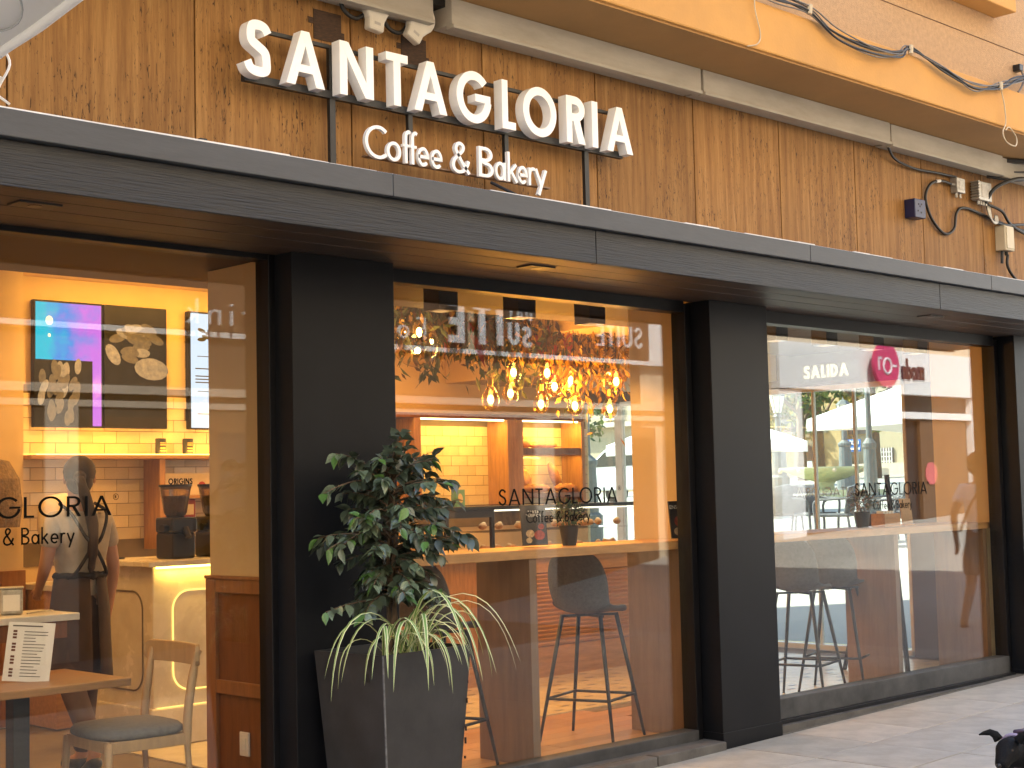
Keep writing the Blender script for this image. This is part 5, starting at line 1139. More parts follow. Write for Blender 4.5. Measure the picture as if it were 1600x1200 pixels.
def person(name, label, loc, rz, pose, mats, scale=1.0, female=True):
    """local +y = facing, z up, height 1.70; pose: dict of joint positions"""
    t = thing(name, label, 'person', loc, rz); t.scale = (scale,)*3
    J = dict(pel=(0, 0, .95), wai=(0, .0, 1.08), che=(0, .0, 1.28), nb=(0, -.005, 1.415), nk=(0, .005, 1.475), h0=(0, .012, 1.545), h1=(0, .0, 1.63), h2=(0, -.005, 1.665),
             sl=(-.165, 0, 1.385), sr=(.165, 0, 1.385), el=(-.215, -.03, 1.12), er=(.215, -.03, 1.12), wl=(-.22, .05, .90), wr=(.22, .05, .90),
             hl=(-.085, 0, .90), hr=(.085, 0, .90), kl=(-.09, .03, .49), kr=(.09, .03, .49), al=(-.09, -.02, .085), ar=(.09, -.02, .085), tl=(-.095, .13, .03), tr=(.095, .13, .03)); J.update(pose)
    rad = dict(pel=(.135, .10), wai=(.115, .085), che=(.135, .095), nb=(.07, .06), nk=(.047, .05), h0=(.062, .078), h1=(.072, .088), h2=(.05, .062), sl=(.05,), sr=(.05,), el=(.036,), er=(.036,), wl=(.024,), wr=(.024,), hl=(.08,), hr=(.08,), kl=(.052,), kr=(.052,), al=(.036,), ar=(.036,), tl=(.032,), tr=(.032,))
    names = list(J); pts = [tuple(J[n_])+rad[n_] for n_ in names]; ix = {n_: i for i, n_ in enumerate(names)}
    E_ = [('pel', 'wai'), ('wai', 'che'), ('che', 'nb'), ('nb', 'nk'), ('nk', 'h0'), ('h0', 'h1'), ('h1', 'h2'), ('che', 'sl'), ('sl', 'el'), ('el', 'wl'), ('che', 'sr'), ('sr', 'er'), ('er', 'wr'), ('pel', 'hl'), ('hl', 'kl'), ('kl', 'al'), ('al', 'tl'), ('pel', 'hr'), ('hr', 'kr'), ('kr', 'ar'), ('ar', 'tr')]
    edges = [(ix[a], ix[b]) for a, b in E_]
    for w_, e_, sd in (('wl', 'el', 1), ('wr', 'er', -1)):
        d = (Vector(J[w_])-Vector(J[e_])).normalized(); hand(pts, edges, ix[w_], J[w_], d, (0 , 1, .1))
    body = skin('body', pts, edges, mats['skin'], t)
    V = lambda n_: Vector(J[n_])
    def sk(nm, spec, ed, m_): 
        return skin(nm, [tuple(p)+r_ for p, r_ in spec], ed, m_, t)
    # shirt with short sleeves
    s_l = V('sl').lerp(V('el'), .62); s_r = V('sr').lerp(V('er'), .62)
    sh_ = sk('shirt', [(V('pel')-Vector((0, 0, .03)), (.142, .112)), (V('wai'), (.128, .10)), (V('che'), (.150, .112)), (V('nb')-Vector((0, 0, .005)), (.078, .066)), (V('sl'), (.066,)), (s_l, (.06,)), (V('sr'), (.066,)), (s_r, (.06,))], [(0, 1), (1, 2), (2, 3), (2, 4), (4, 5), (2, 6), (6, 7)], mats['shirt'])
    tr_ = mats.get('short', .97)
    kl = V('kl'); kr = V('kr'); fl_ = V('kl').lerp(V('al'), tr_) if tr_ > 0 else V('hl').lerp(V('kl'), .95+tr_); fr_ = V('kr').lerp(V('ar'), tr_) if tr_ > 0 else V('hr').lerp(V('kr'), .95+tr_)
    if tr_ > 0: sk('trousers', [(V('pel')+Vector((0, 0, .10)), (.13, .10)), (V('pel')-Vector((0, 0, .01)), (.15, .118)), (V('hl'), (.098,)), (kl, (.072,)), (fl_, (.055,)), (V('hr'), (.098,)), (kr, (.072,)), (fr_, (.055,))], [(0, 1), (1, 2), (2, 3), (3, 4), (1, 5), (5, 6), (6, 7)], mats['trousers'])
    else: sk('shorts', [(V('pel')+Vector((0, 0, .06)), (.13, .10)), (V('pel')-Vector((0, 0, .01)), (.15, .118)), (V('hl'), (.1,)), (fl_, (.09,)), (V('hr'), (.1,)), (fr_, (.09,))], [(0, 1), (1, 2), (2, 3), (1, 4), (4, 5)], mats['trousers'])
    for a_, b_ in (('al', 'tl'), ('ar', 'tr')): sk('shoe', [(V(a_)-Vector((0, .03, .035)), (.045,)), (V(a_).lerp(V(b_), .5)-Vector((0, 0, .01)), (.042, .04)), (V(b_)+Vector((0, .03, 0)), (.036,))], [(0, 1), (1, 2)], mats['shoe'])
    # head: hair cap, ears, nose, eyes, mouth turned by yaw
    hy = Matrix.Translation(V('h1')) @ Matrix.Rotation(mats.get('turn', 0), 4, 'Z')
    P = lambda *a: hy @ Vector(a)
    mb = MB(); mb.ball(P(0, -.018, .018), .088, .100, .092, 16, M=hy.to_3x3()); mb.ball(P(0, -.05, -.04), .072, .06, .07, 14, M=hy.to_3x3())
    if mats.get('tail'):
        mb.ball(P(0, -.105, -.01), .035, n=10); b0 = P(0, -.115, -.015); mb.tube(smoothpts([b0, b0+Vector((0, -.035, -.08)), Vector((-.01, -.13, 1.36)), Vector((-.015, -.135, 1.20)), Vector((-.02, -.125, 1.10))], 4), [.026]*4+[.032]*5+[.028]*4+[.020]*3+[.008], 9)
    mb.build('hair', mats['hair'], t, smooth=True)
    mb = MB()
    for sx in (-1, 1): mb.ball(P(sx*.078, -.003, -.02), .010, .02, .03, 8, M=hy.to_3x3())
    mb.ball(P(0, .088, -.035), .012, .018, .022, 8, M=hy.to_3x3()); mb.build('ears_and_nose', mats['skin'], t, smooth=True)
    mb = MB()
    for sx in (-1, 1): mb.ball(P(sx*.03, .074, -.005), .011, .007, .006, 8, M=hy.to_3x3())
    mb.ball(P(0, .078, -.075), .022, .006, .005, 8, M=hy.to_3x3()); mb.build('eyes_and_mouth', mat('dark eyes', (.05, .02, .015), .4), t, smooth=True)
    return t, J
wm, J = person('person', 'woman seen from behind in grey shirt, cross strap apron and long dark ponytail', (4.24, 2.10, FZ), R(8),
    dict(kl=(-.10, -.06, .50), al=(-.12, -.30, .17), tl=(-.13, -.24, .05), kr=(.09, .07, .49), ar=(.085, .10, .085), tr=(.085, .24, .03), el=(-.20, .03, 1.13), wl=(-.14, .17, 1.02), er=(.215, -.02, 1.11), wr=(.215, .04, .86)),
    dict(skin=M_skin, hair=M_hair, shirt=M_shirt, trousers=M_trous, shoe=M_pblack, tail=True, turn=R(-35)), 1.045)
mb = MB()
for sx in (-1, 1): mb.tube(smoothpts([(sx*.115, .02, 1.475), (sx*.115, -.085, 1.42), (sx*.05, -.128, 1.29), (-sx*.02, -.125, 1.22), (-sx*.10, -.10, 1.10), (-sx*.13, -.03, 1.06)], 5), .0095, 6)
mb.build('apron_straps', M_apron, wm, smooth=True)
mb = MB(); n = 26
for z, k in ((1.10, 1.0), (1.02, 1.08), (.90, 1.2), (.75, 1.26), (.60, 1.3), (.50, 1.33)):
    for i in range(n+1):
        a = R(-82+344*i/n); w_ = 1+.02*math.sin(i*1.9+z*5); mb.v.append((.137*k*w_*math.cos(a), .108*k*w_*math.sin(a)-.004, z))
for r_ in range(5):
    for i in range(n): a = r_*(n+1)+i; mb.f.append((a, a+1, a+n+2, a+n+1)); mb.mi.append(0)
o = mb.build('apron', mat('brown apron cloth', (.050, .028, .017), .85, var=.3, scale=7, bump=.35, bscale=12), wm, smooth=True); s_ = o.modifiers.new('s', 'SOLIDIFY'); s_.thickness = .006
mb = MB(); mb.tube([(.139*math.cos(R(a)), -.002+.112*math.sin(R(a)), 1.085+.004*math.sin(a)) for a in range(0, 361, 15)], .017, 8); mb.ball((.0, -.118, 1.085), .03, .016, .026, 8); mb.build('apron_tie', M_apron, wm, smooth=True)
# passer-by in the street, seen mirrored in the right window
pb, J = person('person', 'man in white polo shirt and grey shorts mirrored in the right window', (13.7, -1.25, gz(12.4)), R(-95),
    dict(kl=(-.09, .16, .50), al=(-.09, .12, .10), tl=(-.09, .26, .05), kr=(.09, -.05, .49), ar=(.09, -.26, .13), tr=(.09, -.14, .03), er=(.2, -.14, 1.14), wr=(.2, -.10, .90), el=(-.2, .08, 1.13), wl=(-.19, .2, .95)),
    dict(skin=M_skin, hair=mat('brown hair', (.09, .045, .02), .6), shirt=mat('white polo cloth', (.86, .82, .79), .85), trousers=mat('grey shorts cloth', (.22, .19, .16), .85), shoe=mat('brown shoe', (.12, .05, .025), .6), short=-.05, turn=R(10)), 1.04)
MB().tube(smoothpts([(-.1, .06, 1.47), (-.1, -.1, 1.42), (.02, -.135, 1.25), (.12, -.12, 1.05), (.18, -.05, .98)], 5), .012, 6).build('bag_strap', mat('brown leather strap', (.10, .05, .02), .6), pb, smooth=True)

# ------------------------------------------------------------------ black dog at the lower right corner
M_fur = mat('short black fur', (.006, .006, .0065), .75, var=.4, scale=25, bump=.4, bscale=120, spec=.2)
dg = thing('dog', 'small black dog with a pale harness at the bottom right corner of the pavement', 'dog', (7.09, -2.17, gz(7.2)-.01), R(97))  # local +y = forward
pts = [(0, -.20, .27, .080, .085), (0, -.06, .265, .085, .09), (0, .09, .265, .09, .105), (0, .17, .295, .065, .075), (0, .235, .315, .062, .066), (0, .285, .318, .070, .064), (0, .33, .29, .046, .044), (0, .368, .262, .037, .034), (0, .39, .252, .029, .026)]
ed_ = [(i, i+1) for i in range(8)]
def leg_(pts, ed_, root_, L_):
    for i, p in enumerate(L_): pts.append(p); ed_.append((root_ if i == 0 else len(pts)-2, len(pts)-1))
for sx in (-1, 1):
    leg_(pts, ed_, 2, [(sx*.07, .10, .22, .042), (sx*.075, .085, .13, .027), (sx*.075, .10, .035, .02), (sx*.075, .125, .018, .02)])
    leg_(pts, ed_, 0, [(sx*.065, -.19, .22, .052), (sx*.075, -.14, .14, .034), (sx*.075, -.215, .085, .02), (sx*.075, -.205, .025, .018), (sx*.075, -.18, .016, .02)])
leg_(pts, ed_, 0, [(0, -.28, .31, .02), (0, -.33, .37, .014), (0, -.34, .42, .009)])
skin('body', pts, ed_, M_fur, dg)
for sx in (-1, 1):
    mb = MB(); b = Vector((sx*.048, .272, .362)); mb.tube([b, b+Vector((sx*.018, -.004, .022)), b+Vector((sx*.040, .004, .032)), b+Vector((sx*.068, .016, .026)), b+Vector((sx*.088, .024, .018))], [.024, .021, .017, .010, .003], 8); mb.build('ear', M_fur, dg, smooth=True)
    MB().ball((sx*.034, .325, .322), .009, n=8).build('eye', mat('dark brown eye', (.03, .015, .008), .1), dg, smooth=True)
MB().ball((0, .408, .262), .014, .010, .011, 8).build('nose', M_pblack, dg, smooth=True)
mb = MB(); mb.tube([(.072*math.cos(R(a)), .185+.02*math.sin(R(a)), .300+.080*math.sin(R(a))) for a in range(0, 361, 20)], .009, 6); mb.build('collar', mat('pale lilac webbing', (.34, .28, .40), .8), dg, smooth=True)
mb = MB(); mb.tube([(.105*math.cos(R(a)), .02, .268+.108*math.sin(R(a))) for a in range(0, 361, 20)], .011, 6); mb.tube([(0, .02, .376), (0, .18, .39)], .011, 6); mb.build('harness', mat('dark purple webbing', (.04, .02, .05), .7), dg, smooth=True)
MB().box(.088, .096, .15, .165, .27, .30).build('buckle', M_alu, dg)

# ================================================================== OPPOSITE SIDE OF THE STREET (seen mirrored in the glass)
M_stone = mat('pale street stone', (.52, .42, .29), .8, var=.12, scale=3, bump=.2, bscale=20)
M_stone2 = mat('buff stone trim', (.48, .41, .32), .75, var=.1, scale=4)
ob = thing('stone_building', 'tall pale stone building across the street, mirrored in the cafe windows', 'building')
MB().box(-30, 32, -20, -8.0, -.3, 11).build('wall', M_stone, ob)
for z, h, d in ((2.60, .07, .06), (2.74, .09, .1), (4.05, .08, .06), (4.55, .16, .16)): MB().box(-30, 19.5, -8, -8+d, z, z+h).build('cornice', M_stone2, ob)
for x in (4.6, 7.2, 10.9, 14.2, 16.9, 18.6): MB().box(x, x+.36, -8, -7.93, 0, 2.6).build('pilaster', M_stone2, ob)
MB().box(-30, 16.4, -8, -7.96, 0, 3.38).build('shopfront_panelling', mat('dark timber shopfront', (.085, .058, .036), .6, var=.3, scale=2, stretch=(5, 5, .5)), ob)
M_door = mat('brown shop door', (.14, .075, .036), .5, var=.2, scale=3, stretch=(6, 6, .6)); M_dglass = mat('dark shop glass', (.02, .022, .025), .08)
for x0, x1 in ((5.1, 7.0), (7.7, 10.7), (11.4, 14.0), (14.7, 16.7), (17.4, 18.5)):
    d_ = MB().box(x0, x1, -8, -7.95, 0, 2.5).build('door', M_door, ob); w_ = (x1-x0-.3)/2
    for k in range(2): MB().box(x0+.1+k*(w_+.1), x0+.1+w_+k*(w_+.1), -7.952, -7.94, .8, 2.35).build('pane', M_dglass, d_)
M_whitef = mat('white shop fascia', (.72, .72, .70), .5, var=.03)
MB().box(19.62, 28.5, -8, -7.82, 3.17, 3.93).build('shop_fascia', M_whitef, ob, bevel=.01); MB().box(19.62, 20.25, -8, -7.86, 0, 3.16).build('pilaster', M_whitef, ob); MB().box(25.66, 26.32, -8, -7.86, 0, 3.16).build('pilaster', M_whitef, ob)
MB().box(20.25, 25.66, -8, -7.97, 0, 3.165).build('shopfront', M_dglass, ob); MB().box(23.0, 25.66, -7.97, -7.85, 2.75, 2.87).build('awning_roller', M_whitef, ob); MB().box(23.9, 25.5, -7.965, -7.9, 0, 2.72).build('door', M_door, ob)
MB().box(-30, 19.3, -8, -7.9, 3.40, 3.46).build('cornice', M_whitef, ob); MB().box(16.6, 19.3, -8, -7.94, 3.47, 4.04).build('stone_panel', M_whitef, ob)
for i in range(14):
    for j in range(2):
        x = -26+4.1*i; z = 5.4+2.9*j; f = MB().box(x-.65, x+.65, -8, -7.9, z, z+2.1).build('window', M_stone2, ob); MB().box(x-.5, x+.5, -7.905, -7.885, z+.14, z+1.96).build('pane', M_dglass, f)
MB().box(6.0, 13.0, -8, -7.9, 3.47, 4.02).build('sign_board', M_door, ob); MB().box(13.2, 16.55, -8, -7.9, 3.47, 4.02).build('sign_board', M_door, ob)
def flipword(name, lab, txt, w, x0, z0, h, m_, y=-7.80, dep=.03, sx=1, tr=.14):
    t = thing(name, lab, 'sign', (x0, y, z0)); mb, _ = text_mb(txt, w, 0, 0, h, 0, dep, sx, tr, flip=True); mb.build('lettering', m_, t); return t
M_sgl = mat('white sign letters', (.62, .62, .62), .5)
flipword('wall_lettering', 'spaced white words Food and Drink mirrored in the left window', 'Food and Drink', .09, 12.2, 3.53, .27, M_sgl, sx=1.15, tr=.42)
t = thing('hotel_sign', 'big white letters SUITE with a small DAY across the street, mirrored in the middle window', 'sign', (14.05, -7.8, 3.52))
for c, u, h, z in (('S', 0, .28, 0), ('U', .22, .30, .02), ('I', .52, .52, .0), ('T', .74, .54, .0), ('E', 1.2, .56, 0)):
    mb = MB(); add_glyph(mb, c, .19, lambda a, b, d, u=u, h=h, z=z: Vector((-u-a*h, d*-1, z+b*h)), 0, .03); mb.build('letter', M_sgl, t)
mb, _ = text_mb('DAY', .12, .02, .36, .16, 0, .02, 1, .3, flip=True); mb.build('small_lettering', M_sgl, t)
flipword('wall_lettering', 'smaller white word SUITE on the stone front across the street', 'SUITE', .12, 16.3, 3.62, .30, M_sgl, tr=.22)
ds = thing('disc_sign', 'round magenta disc sign with white marks on the white fascia across the street', 'sign', (22.45, -7.7, 3.64))
MB().tube([(0, .02, 0), (0, .08, 0)], .39, 40).build('disc', mat('magenta plastic', (.52, .03, .12), .4), ds)
mb = MB(); mb.tube([(.12*math.cos(R(a)), .085, .13*math.sin(R(a))-.02) for a in range(0, 361, 15)], .022, 6); mb.box(.18, .30, .08, .09, -.03, .01); mb.box(-.26, -.16, .08, .09, .09, .13); mb.box(-.28, -.24, .08, .09, -.1, .13); mb.build('mark', M_sgl, ds)
flipword('wall_lettering', 'dark lower case word on the white fascia beside the magenta disc', 'moda', .15, 23.95, 3.44, .37, mat('dark plum letters', (.05, .008, .02), .5), y=-7.79, sx=.78, tr=.05)
st = thing('door_sticker', 'round brown sticker on the white pilaster across the street', 'sticker', (26.0, -7.85, 3.0)); mb = MB(); mb.tube([(0, 0, 0), (0, .01, 0)], .16, 24); mb.build('disc', mat('brown sticker', (.25, .07, .05), .6), st); mb = MB(); mb.box(-.1, .1, .01, .013, -.02, .02); mb.box(-.06, .06, .01, .013, .05, .065); mb.build('mark', M_sgl, st)
st = thing('door_sticker', 'round pink sticker on the brown shop door across the street', 'sticker', (24.2, -7.89, 1.78)); MB().tube([(0, 0, 0), (0, .01, 0)], .2, 24).build('disc', mat('pink sticker', (.60, .14, .14), .6), st)

# ================================================================== PLAZA beyond the glazed side wall
M_sun1 = mat('sunlit ochre render', (.36, .26, .12), .85, var=.1, scale=.4, bump=.2, bscale=4)
M_sun2 = mat('pale cream render', (.36, .31, .21), .85, var=.1, scale=.4)
M_shut = mat('grey shutter', (.14, .13, .12), .7); M_dwood = mat('old door wood', (.12, .06, .03), .7)
gb1 = thing('town_house', 'ochre stone house with an arched door and twin arched windows across the plaza', 'house')
MB().box(85, 95, 50.3, 75, 1.5, 13).build('wall', M_sun1, gb1)
MB().box(84.7, 85, 51.3, 54.4, 5.15, 5.4).build('ledge', M_sun2, gb1)
def archpoly(y0, y1, z0, z1): r = (y1-y0)/2; return [(y0, z0), (y1, z0)]+[((y0+y1)/2+r*math.cos(R(a)), z1-r+r*math.sin(R(a))) for a in range(0, 181, 15)]
XT = lambda v: Vector((v.y, v.x, v.z))
MB().prism(archpoly(51.9, 54.0, 2.1, 4.75), 84.85, 85, T=XT).build('door_surround', M_sun2, gb1); d_ = MB().prism(archpoly(52.25, 53.65, 2.1, 4.4), 84.8, 84.86, T=XT).build('door', M_dwood, gb1); MB().box(84.77, 84.8, 52.5, 53.0, 2.2, 3.3).build('door_notice', M_paper, d_)
MB().box(84.85, 85, 52.7, 53.3, 4.9, 5.1).build('crest', M_stone, gb1)
for y in (52.35, 53.15):
    f = MB().prism(archpoly(y-.05, y+.65, 5.5, 7.3), 84.9, 85, T=XT).build('window', M_stone2, gb1); MB().prism(archpoly(y+.05, y+.55, 5.6, 7.15), 84.86, 84.91, T=XT).build('pane', M_dwood, f)
gb2 = thing('town_house', 'cream house with grey shutters and a barred window across the plaza', 'house')
MB().box(86, 96, 34, 50.25, 1.5, 12).build('wall', M_sun2, gb2)
for y in (48.9, 49.8): f = MB().box(85.9, 86, y-.05, y+.75, 4.9, 6.2).build('window', M_sun1, gb2); MB().box(85.86, 85.9, y+.02, y+.68, 4.98, 6.1).build('shutter', M_shut, f)
f = MB().box(85.9, 86, 47.0, 48.3, 2.4, 4.0).build('window', M_shut, gb2)
mb = MB(); [mb.box(85.86, 85.89, 47.05+.2*k, 47.1+.2*k, 2.4, 4.0) for k in range(7)]; [mb.box(85.86, 85.89, 47.05, 48.3, 2.5+.3*k, 2.55+.3*k) for k in range(5)]; mb.build('window_bars', M_white, f)
MB().box(85.3, 86, 34, 50.2, 1.5, 3.0).build('low_wall', M_stone2, gb2)
for y0, y1, z0, z1, lab in ((51.5, 52.0, 3.0, 4.5, 'tall blue and white banner beside the arched door across the plaza'), (48.5, 49.5, 3.8, 4.6, 'wide blue and white banner between the houses across the plaza')):
    b = thing('banner', lab, 'banner', (84.5, y0, z0)); MB().box(0, .04, 0, y1-y0, 0, z1-z0).build('cloth', mat('blue banner', (.03, .13, .42), .8), b)
    mb = MB(); h_ = z1-z0; w_ = y1-y0; [mb.tube([(-.02, w_*(.25+.25*k)+.12*math.cos(R(a)), h_*.72+.12*math.sin(R(a))) for a in range(0, 361, 30)], .03, 5) for k in range(3)]; mb.box(-.03, -.01, .06*w_, .9*w_, h_*.15, h_*.3); mb.build('print', M_paper, b)
gb3 = thing('corner_house', 'cream corner house with white balcony doors seen through the gap beside the tiled wall', 'house')
MB().box(46, 49, 31.2, 44, .9, 14).build('wall', M_sun2, gb3); MB().box(45.6, 46, 31.2, 44, 4.2, 4.4).build('ledge', M_stone2, gb3)
for y, z0, z1 in ((33.9, 4.5, 6.6), (35.4, 4.5, 6.6)): f = MB().box(45.9, 46, y-.5, y+.5, z0, z1).build('window', M_white, gb3); MB().box(45.86, 45.9, y-.38, y+.38, z0+.1, z1-.1).build('pane', M_dglass, f)
MB().box(45.9, 46, 34.3, 35.2, 3.2, 3.75).build('plaque', M_shut, gb3); MB().box(45.9, 46, 34.5, 34.9, 2.6, 3.1).build('notice', M_paper, gb3)
for y, z in ((34.6, 1.2), (34.9, 1.9), (34.2, 1.7), (35.3, 1.5)): MB().box(45.95, 46, y-.25, y+.25, z, z+.55).build('stone_block', M_sun1, gb3)
ts = thing('yield_sign', 'red edged triangular road sign on a grey pole in the plaza', 'road sign', (20, 11.95, plaza_z(20)))
MB().tube([(0, 0, 0), (0, .04, 1.6)], .022, 8).build('pole', M_alu, ts); tri = [(-.13, 1.66), (0, 1.42), (.13, 1.66)]
MB().prism(tri, -.035, -.025, T=lambda v: Vector((v.y, -v.x, v.z))).build('plate', mat('sign red', (.5, .03, .03), .5), ts); MB().prism([(-.085, 1.635), (0, 1.475), (.085, 1.635)], -.04, -.036, T=lambda v: Vector((v.y, -v.x, v.z))).build('face', M_paper, ts)
car = thing('parked_car', 'white car parked beyond the pastry case in the plaza', 'car', (30, 20.3, plaza_z(30)), R(95))
body = [(-2.0, .35), (2.0, .35), (2.05, .6), (1.9, .85), (1.1, .95), (.5, 1.42), (-1.0, 1.45), (-1.7, 1.0), (-2.0, .95)]
MB().prism(body, -.82, .82).build('body', mat('white car paint', (.75, .76, .77), .25, coat=.6), car, bevel=.08)
mb = MB(); mb.prism([(.95, .97), (.45, 1.36), (-.95, 1.38), (-1.5, 1.0)], -.835, .835); mb.build('windows', M_dglass, car)
for x in (-1.25, 1.3):
    for y in (-.8, .8): w_ = MB().tube([(x, y-.1, .32), (x, y+.1, .32)], .32, 20).build('wheel', M_pblack, car); MB().tube([(x, y-.11, .32), (x, y+.11, .32)], .18, 14).build('rim', M_alu, w_)
# fountain
ft = thing('fountain', 'pale stone fountain with a wide shallow bowl in the middle of the plaza', 'fountain', (32, 15.8, 1.33))
M_fs = mat('mossy fountain stone', (.42, .43, .26), .8, var=.2, scale=3, bump=.3)
MB().lathe([(0, .35), (.18, .36), (.5, .45), (.9, .6), (1.12, .68), (1.16, .74), (1.10, .74), (.9, .68), (0, .62)], n=32).build('bowl', M_fs, ft, smooth=True); MB().lathe([(.5, 0), (.48, .08), (.24, .12), (.2, .3), (.26, .4)], n=20).build('stem', M_fs, ft, smooth=True); MB().lathe([(1.5, -.2), (1.5, .16), (1.3, .16), (1.3, 0), (0, 0)], n=32).build('basin', M_fs, ft)
MB().lathe([(0, .69), (.98, .69)], n=24).build('water', mat('fountain water', (.10, .13, .10), .05), ft); 
for k in range(8): MB().ball((1.13*math.cos(k*.785), 1.13*math.sin(k*.785), .66), .06, n=8).build('spout_head', M_stone, ft)
M_iron = mat('grey green cast iron', (.11, .125, .125), .6, var=.2)
def lamp_post(x, y, h, lab, k=1.0):
    t = thing('street_lamp', lab, 'street lamp', (x, y, plaza_z(x))); t.scale = (k, k, 1)
    MB().lathe([(.26, 0), (.26, .5), (.2, .55), (.17, 1.3), (.2, 1.34), (.2, 1.4), (.085, 1.5), (.07, h-.62), (.12, h-.58), (.06, h-.5)], n=14).build('post', M_iron, t)
    g = MB().lathe([(.10, h-.48), (.20, h-.06)], n=6).build('lantern_glass', mat('lantern glass', (.75, .72, .62), .3), t); MB().lathe([(.23, h-.06), (.12, h+.06), (.03, h+.1), (0, h+.2)], n=6).build('lantern_roof', M_iron, t)
    for a in range(0, 360, 60): MB().tube([(.10*math.cos(R(a)), .10*math.sin(R(a)), h-.48), (.2*math.cos(R(a)), .2*math.sin(R(a)), h-.06)], .012, 5).build('lantern_rib', M_iron, t)
    return t
lamp_post(32, 17.2, 2.65, 'cast iron street lamp left of the fountain')
lamp_post(38, 19.15, 2.6, 'slim street lamp with a lantern seen between fountain and parasol')
lamp_post(23, 8.78, 3.6, 'thick fluted lamp post under the white parasol edge', .62)
lamp_post(18.2, 11.15, 4.2, 'lamp post base seen beside the tiled wall end', 1.0)
def plaza_parasol(x, y, top, half, drop, lab, rz=0):
    t = thing('parasol', lab, 'parasol', (x, y, plaza_z(x)), rz); h = top-plaza_z(x)
    mb = MB(); c = [(-half, -half), (half, -half), (half, half), (-half, half)]
    for i in range(4):
        a, b = c[i], c[(i+1) % 4]; mid = ((a[0]+b[0])/2*.94, (a[1]+b[1])/2*.94)
        mb.add([(0, 0, h), (*a, h-drop), (*mid, h-drop+.03), (*b, h-drop)], [(0, 1, 2), (0, 2, 3)]); mb.add([(*a, h-drop), (*b, h-drop), (*b, h-drop-.22), (*mid, h-drop-.17), (*a, h-drop-.22), (*mid, h-drop+.03)], [(0, 4, 3, 5), (5, 3, 2, 1)])
    o = mb.build('canopy', M_canvas, t); s_ = o.modifiers.new('s', 'SOLIDIFY'); s_.thickness = .01
    MB().tube([(0, 0, 0), (0, 0, h)], .04, 10).build('pole', M_alu, t); MB().box(-.35, .35, -.35, .35, 0, .1).build('base', M_stone, t); mb = MB(); [mb.tube([(0, 0, h-.05), (x_*half, y_*half, h-drop-.02)], .012, 5) for x_, y_ in ((-1, -1), (1, -1), (1, 1), (-1, 1))]; mb.build('ribs', M_alu, t)
plaza_parasol(25.5, 8.6, 3.75, 1.9, .9, 'big white parasol at the right side of the plaza view'); plaza_parasol(25, 14.0, 3.3, 1.5, .75, 'white parasol at the left side of the plaza view')
def rattan(x, y, rz, lab=None, first=[None]):
    if first[0] is None:
        t = thing('terrace_chair', lab, 'chair', (x, y, plaza_z(x)), rz); M_r = mat('grey woven rattan', (.10, .105, .115), .7, var=.4, scale=30, bump=.6, bscale=60)
        MB().box(-.25, .25, -.24, .24, .40, .45).build('seat', M_r, t, bevel=.02)
        mb = MB(); n = 8
        for i in range(n+1):
            u = -1+2*i/n; mb.v += [(u*.24, -.24+.05*u*u, .42), (u*.30, -.36+.09*u*u, .88-.05*abs(u))]
        for i in range(n): mb.f.append((2*i, 2*i+2, 2*i+3, 2*i+1)); mb.mi.append(0)
        o = mb.build('backrest', M_r, t, smooth=True); s_ = o.modifiers.new('s', 'SOLIDIFY'); s_.thickness = .03
        for sx in (-1, 1):
            MB().tube(smoothpts([(sx*.28, -.3, .68), (sx*.31, 0, .66), (sx*.29, .25, .62), (sx*.26, .25, .3), (sx*.25, .26, 0)], 4), .02, 6).build('arm', M_r, t); MB().tube([(sx*.23, -.22, .42), (sx*.25, -.28, 0)], .018, 6).build('leg', M_r, t)
        first[0] = t
    else: dup(first[0], (x, y, plaza_z(x)), rz, lab)
rattan(19, 6.85, R(20), 'grey rattan terrace chair with its back to the cafe, the darkest by the window')
rattan(19.2, 7.95, R(-40), 'grey rattan terrace chair at the left edge of the plaza view'); rattan(19.3, 7.45, R(160), 'grey rattan terrace chair facing the cafe, between the other two'); rattan(18.6, 5.75, R(30), 'grey rattan terrace chair behind the window lettering'); rattan(19.4, 6.1, R(75), 'grey rattan terrace chair turned sideways behind the window lettering')
tt = thing('terrace_table', 'small round terrace table between the rattan chairs', 'table', (19.1, 7.25, plaza_z(19.1))); MB().lathe([(0, .72), (.35, .72), (.35, .745), (0, .745)], n=24).build('tabletop', M_alu, tt); MB().tube([(0, 0, 0), (0, 0, .72)], .03, 8).build('leg', M_alu, tt); MB().lathe([(.25, 0), (.22, .03), (.03, .05)], n=16).build('base', M_alu, tt)
ba = thing('barrier', 'red and white road barrier at the left of the fountain', 'barrier', (32, 17.6, plaza_z(32))); 
for k in range(4): MB().box(-.02, .02, -.35+.25*k, -.1+.25*k, .12, .3).build('board', (mat('barrier red', (.55, .03, .02), .5), M_paper)[k % 2], ba)
mb = MB(); [mb.box(-.03, .03, y-.02, y+.02, 0, .5) for y in (-.3, .0, .3, .55)]; mb.build('leg', M_alu, ba)
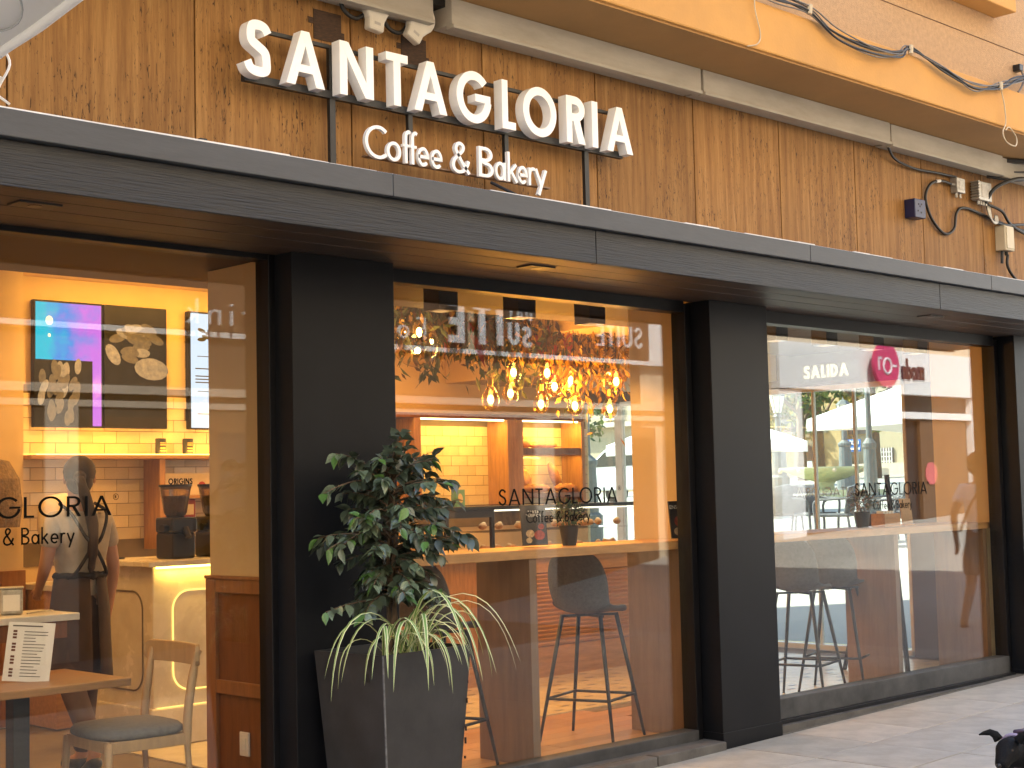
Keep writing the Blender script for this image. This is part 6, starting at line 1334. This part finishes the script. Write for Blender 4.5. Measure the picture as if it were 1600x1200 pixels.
# trees: trunk, limbs and leaf clumps
def tree(x, y, h, cw, lab, seed, cols, base=None, low=.35, n=1500, ls=.24):
    r_ = random.Random(seed); z0 = plaza_z(x) if base is None else base; t = thing('tree', lab, 'tree', (x, y, z0))
    mb = MB(); mb.tube([(0, 0, 0), (.05, .03, h*.25), (-.03, .05, h*.5), (.05, 0, h*.8)], [h*.03, h*.024, h*.018, h*.006], 8)
    for k in range(7): a = k*2.4; mb.tube(smoothpts([(0, 0, h*(.3+.06*k)), (cw*.25*math.cos(a), cw*.25*math.sin(a), h*(.45+.06*k)), (cw*.42*math.cos(a), cw*.42*math.sin(a), h*(.5+.06*k))], 3), [h*.010]*3+[h*.007]*2+[h*.003]*2, 5)
    mb.build('trunk', M_bark, t, smooth=True); mb = MB(); cl = [(Vector((r_.gauss(0, .30)*cw, r_.gauss(0, .30)*cw, h*(low+(1-low)*r_.random()))), r_.uniform(.10, .2)*cw) for _ in range(30)]
    for i in range(n):
        c, rr2 = r_.choice(cl); d = Vector((r_.gauss(0, 1), r_.gauss(0, 1), r_.gauss(0, 1))).normalized(); p = c+d*rr2*r_.uniform(.5, 1); e = Vector((r_.gauss(0, 1), r_.gauss(0, 1), r_.gauss(-.3, .8))).normalized(); s_ = e.cross(d+Vector((.01, 0, 0))).normalized()*ls*.3
        mb.add([p, p+e*ls*.5+s_, p+e*ls, p+e*ls*.5-s_], [(0, 1, 2, 3)], r_.choices((0, 1, 2), (5, 3, 2))[0])
    o = mb.build('crown', cols, t); o['kind'] = 'stuff'
TG = [mat('tree leaf green', (.075, .12, .025), .6, var=.3), mat('tree leaf light', (.16, .20, .035), .6, var=.3), mat('tree leaf dark', (.04, .075, .02), .6, var=.3)]
TY = [mat('tree leaf yellow', (.34, .28, .04), .6, var=.3), TG[1], TG[0]]
tree(40, 15.4, 3.2, 2.2, 'round leafed tree below the white parasol in the plaza', 1, TG, low=.25, n=1800, ls=.20)
tree(70, 43.0, 10, 6, 'green tree rising above the parasol in the plaza', 2, TG, n=2200, ls=.4); tree(72, 39.5, 9.5, 6, 'broad green tree at the right of the plaza houses', 3, TG, n=2200, ls=.4)
tree(74, 44.5, 10, 5, 'yellowing tree in front of the cream house', 6, TY, n=2200, ls=.4); tree(76, 49.0, 4.5, 3, 'small yellowing tree beside the arched windows', 7, TY, base=4.6, low=.1, n=1400, ls=.3)
tree(70, 46.5, 6, 3, 'dark green bushy tree between the two banners', 8, TG, low=.15, n=1500, ls=.3)
tree(35, 27.2, 5.5, 2.2, 'green tree in front of the corner house seen past the tiled wall', 9, TG, n=1500, ls=.25)
for i, (y, lab) in enumerate(((55.4, 'potted shrub on the ledge at the left of the twin arched windows'), (53.9, 'potted shrub on the ledge nearest the twin arched windows'))):
    t = thing('potted_shrub', lab, 'plant', (84.3, y, 5.3)); MB().lathe([(0, 0), (.4, 0), (.55, .85), (.5, .85), (0, .8)], n=14).build('pot', M_shut, t)
    r_ = random.Random(30+i); mb = MB()
    for k in range(500): d = Vector((r_.gauss(0, 1), r_.gauss(0, 1), r_.gauss(0, 1))).normalized(); p = Vector((0, 0, 1.8))+Vector((d.x*.8, d.y*.8, d.z*1.1))*r_.uniform(.4, 1); s_ = d.orthogonal().normalized()*.1; mb.add([p, p+d*.16+s_, p+d*.3, p+d*.16-s_], [(0, 1, 2, 3)], r_.choice((0, 1, 2)))
    o = mb.build('foliage', TY if i else TG, t); o['kind'] = 'stuff'
MB().box(84.0, 85, 53.5, 56.5, 5.1, 5.3).build('ledge', M_sun2, gb1)
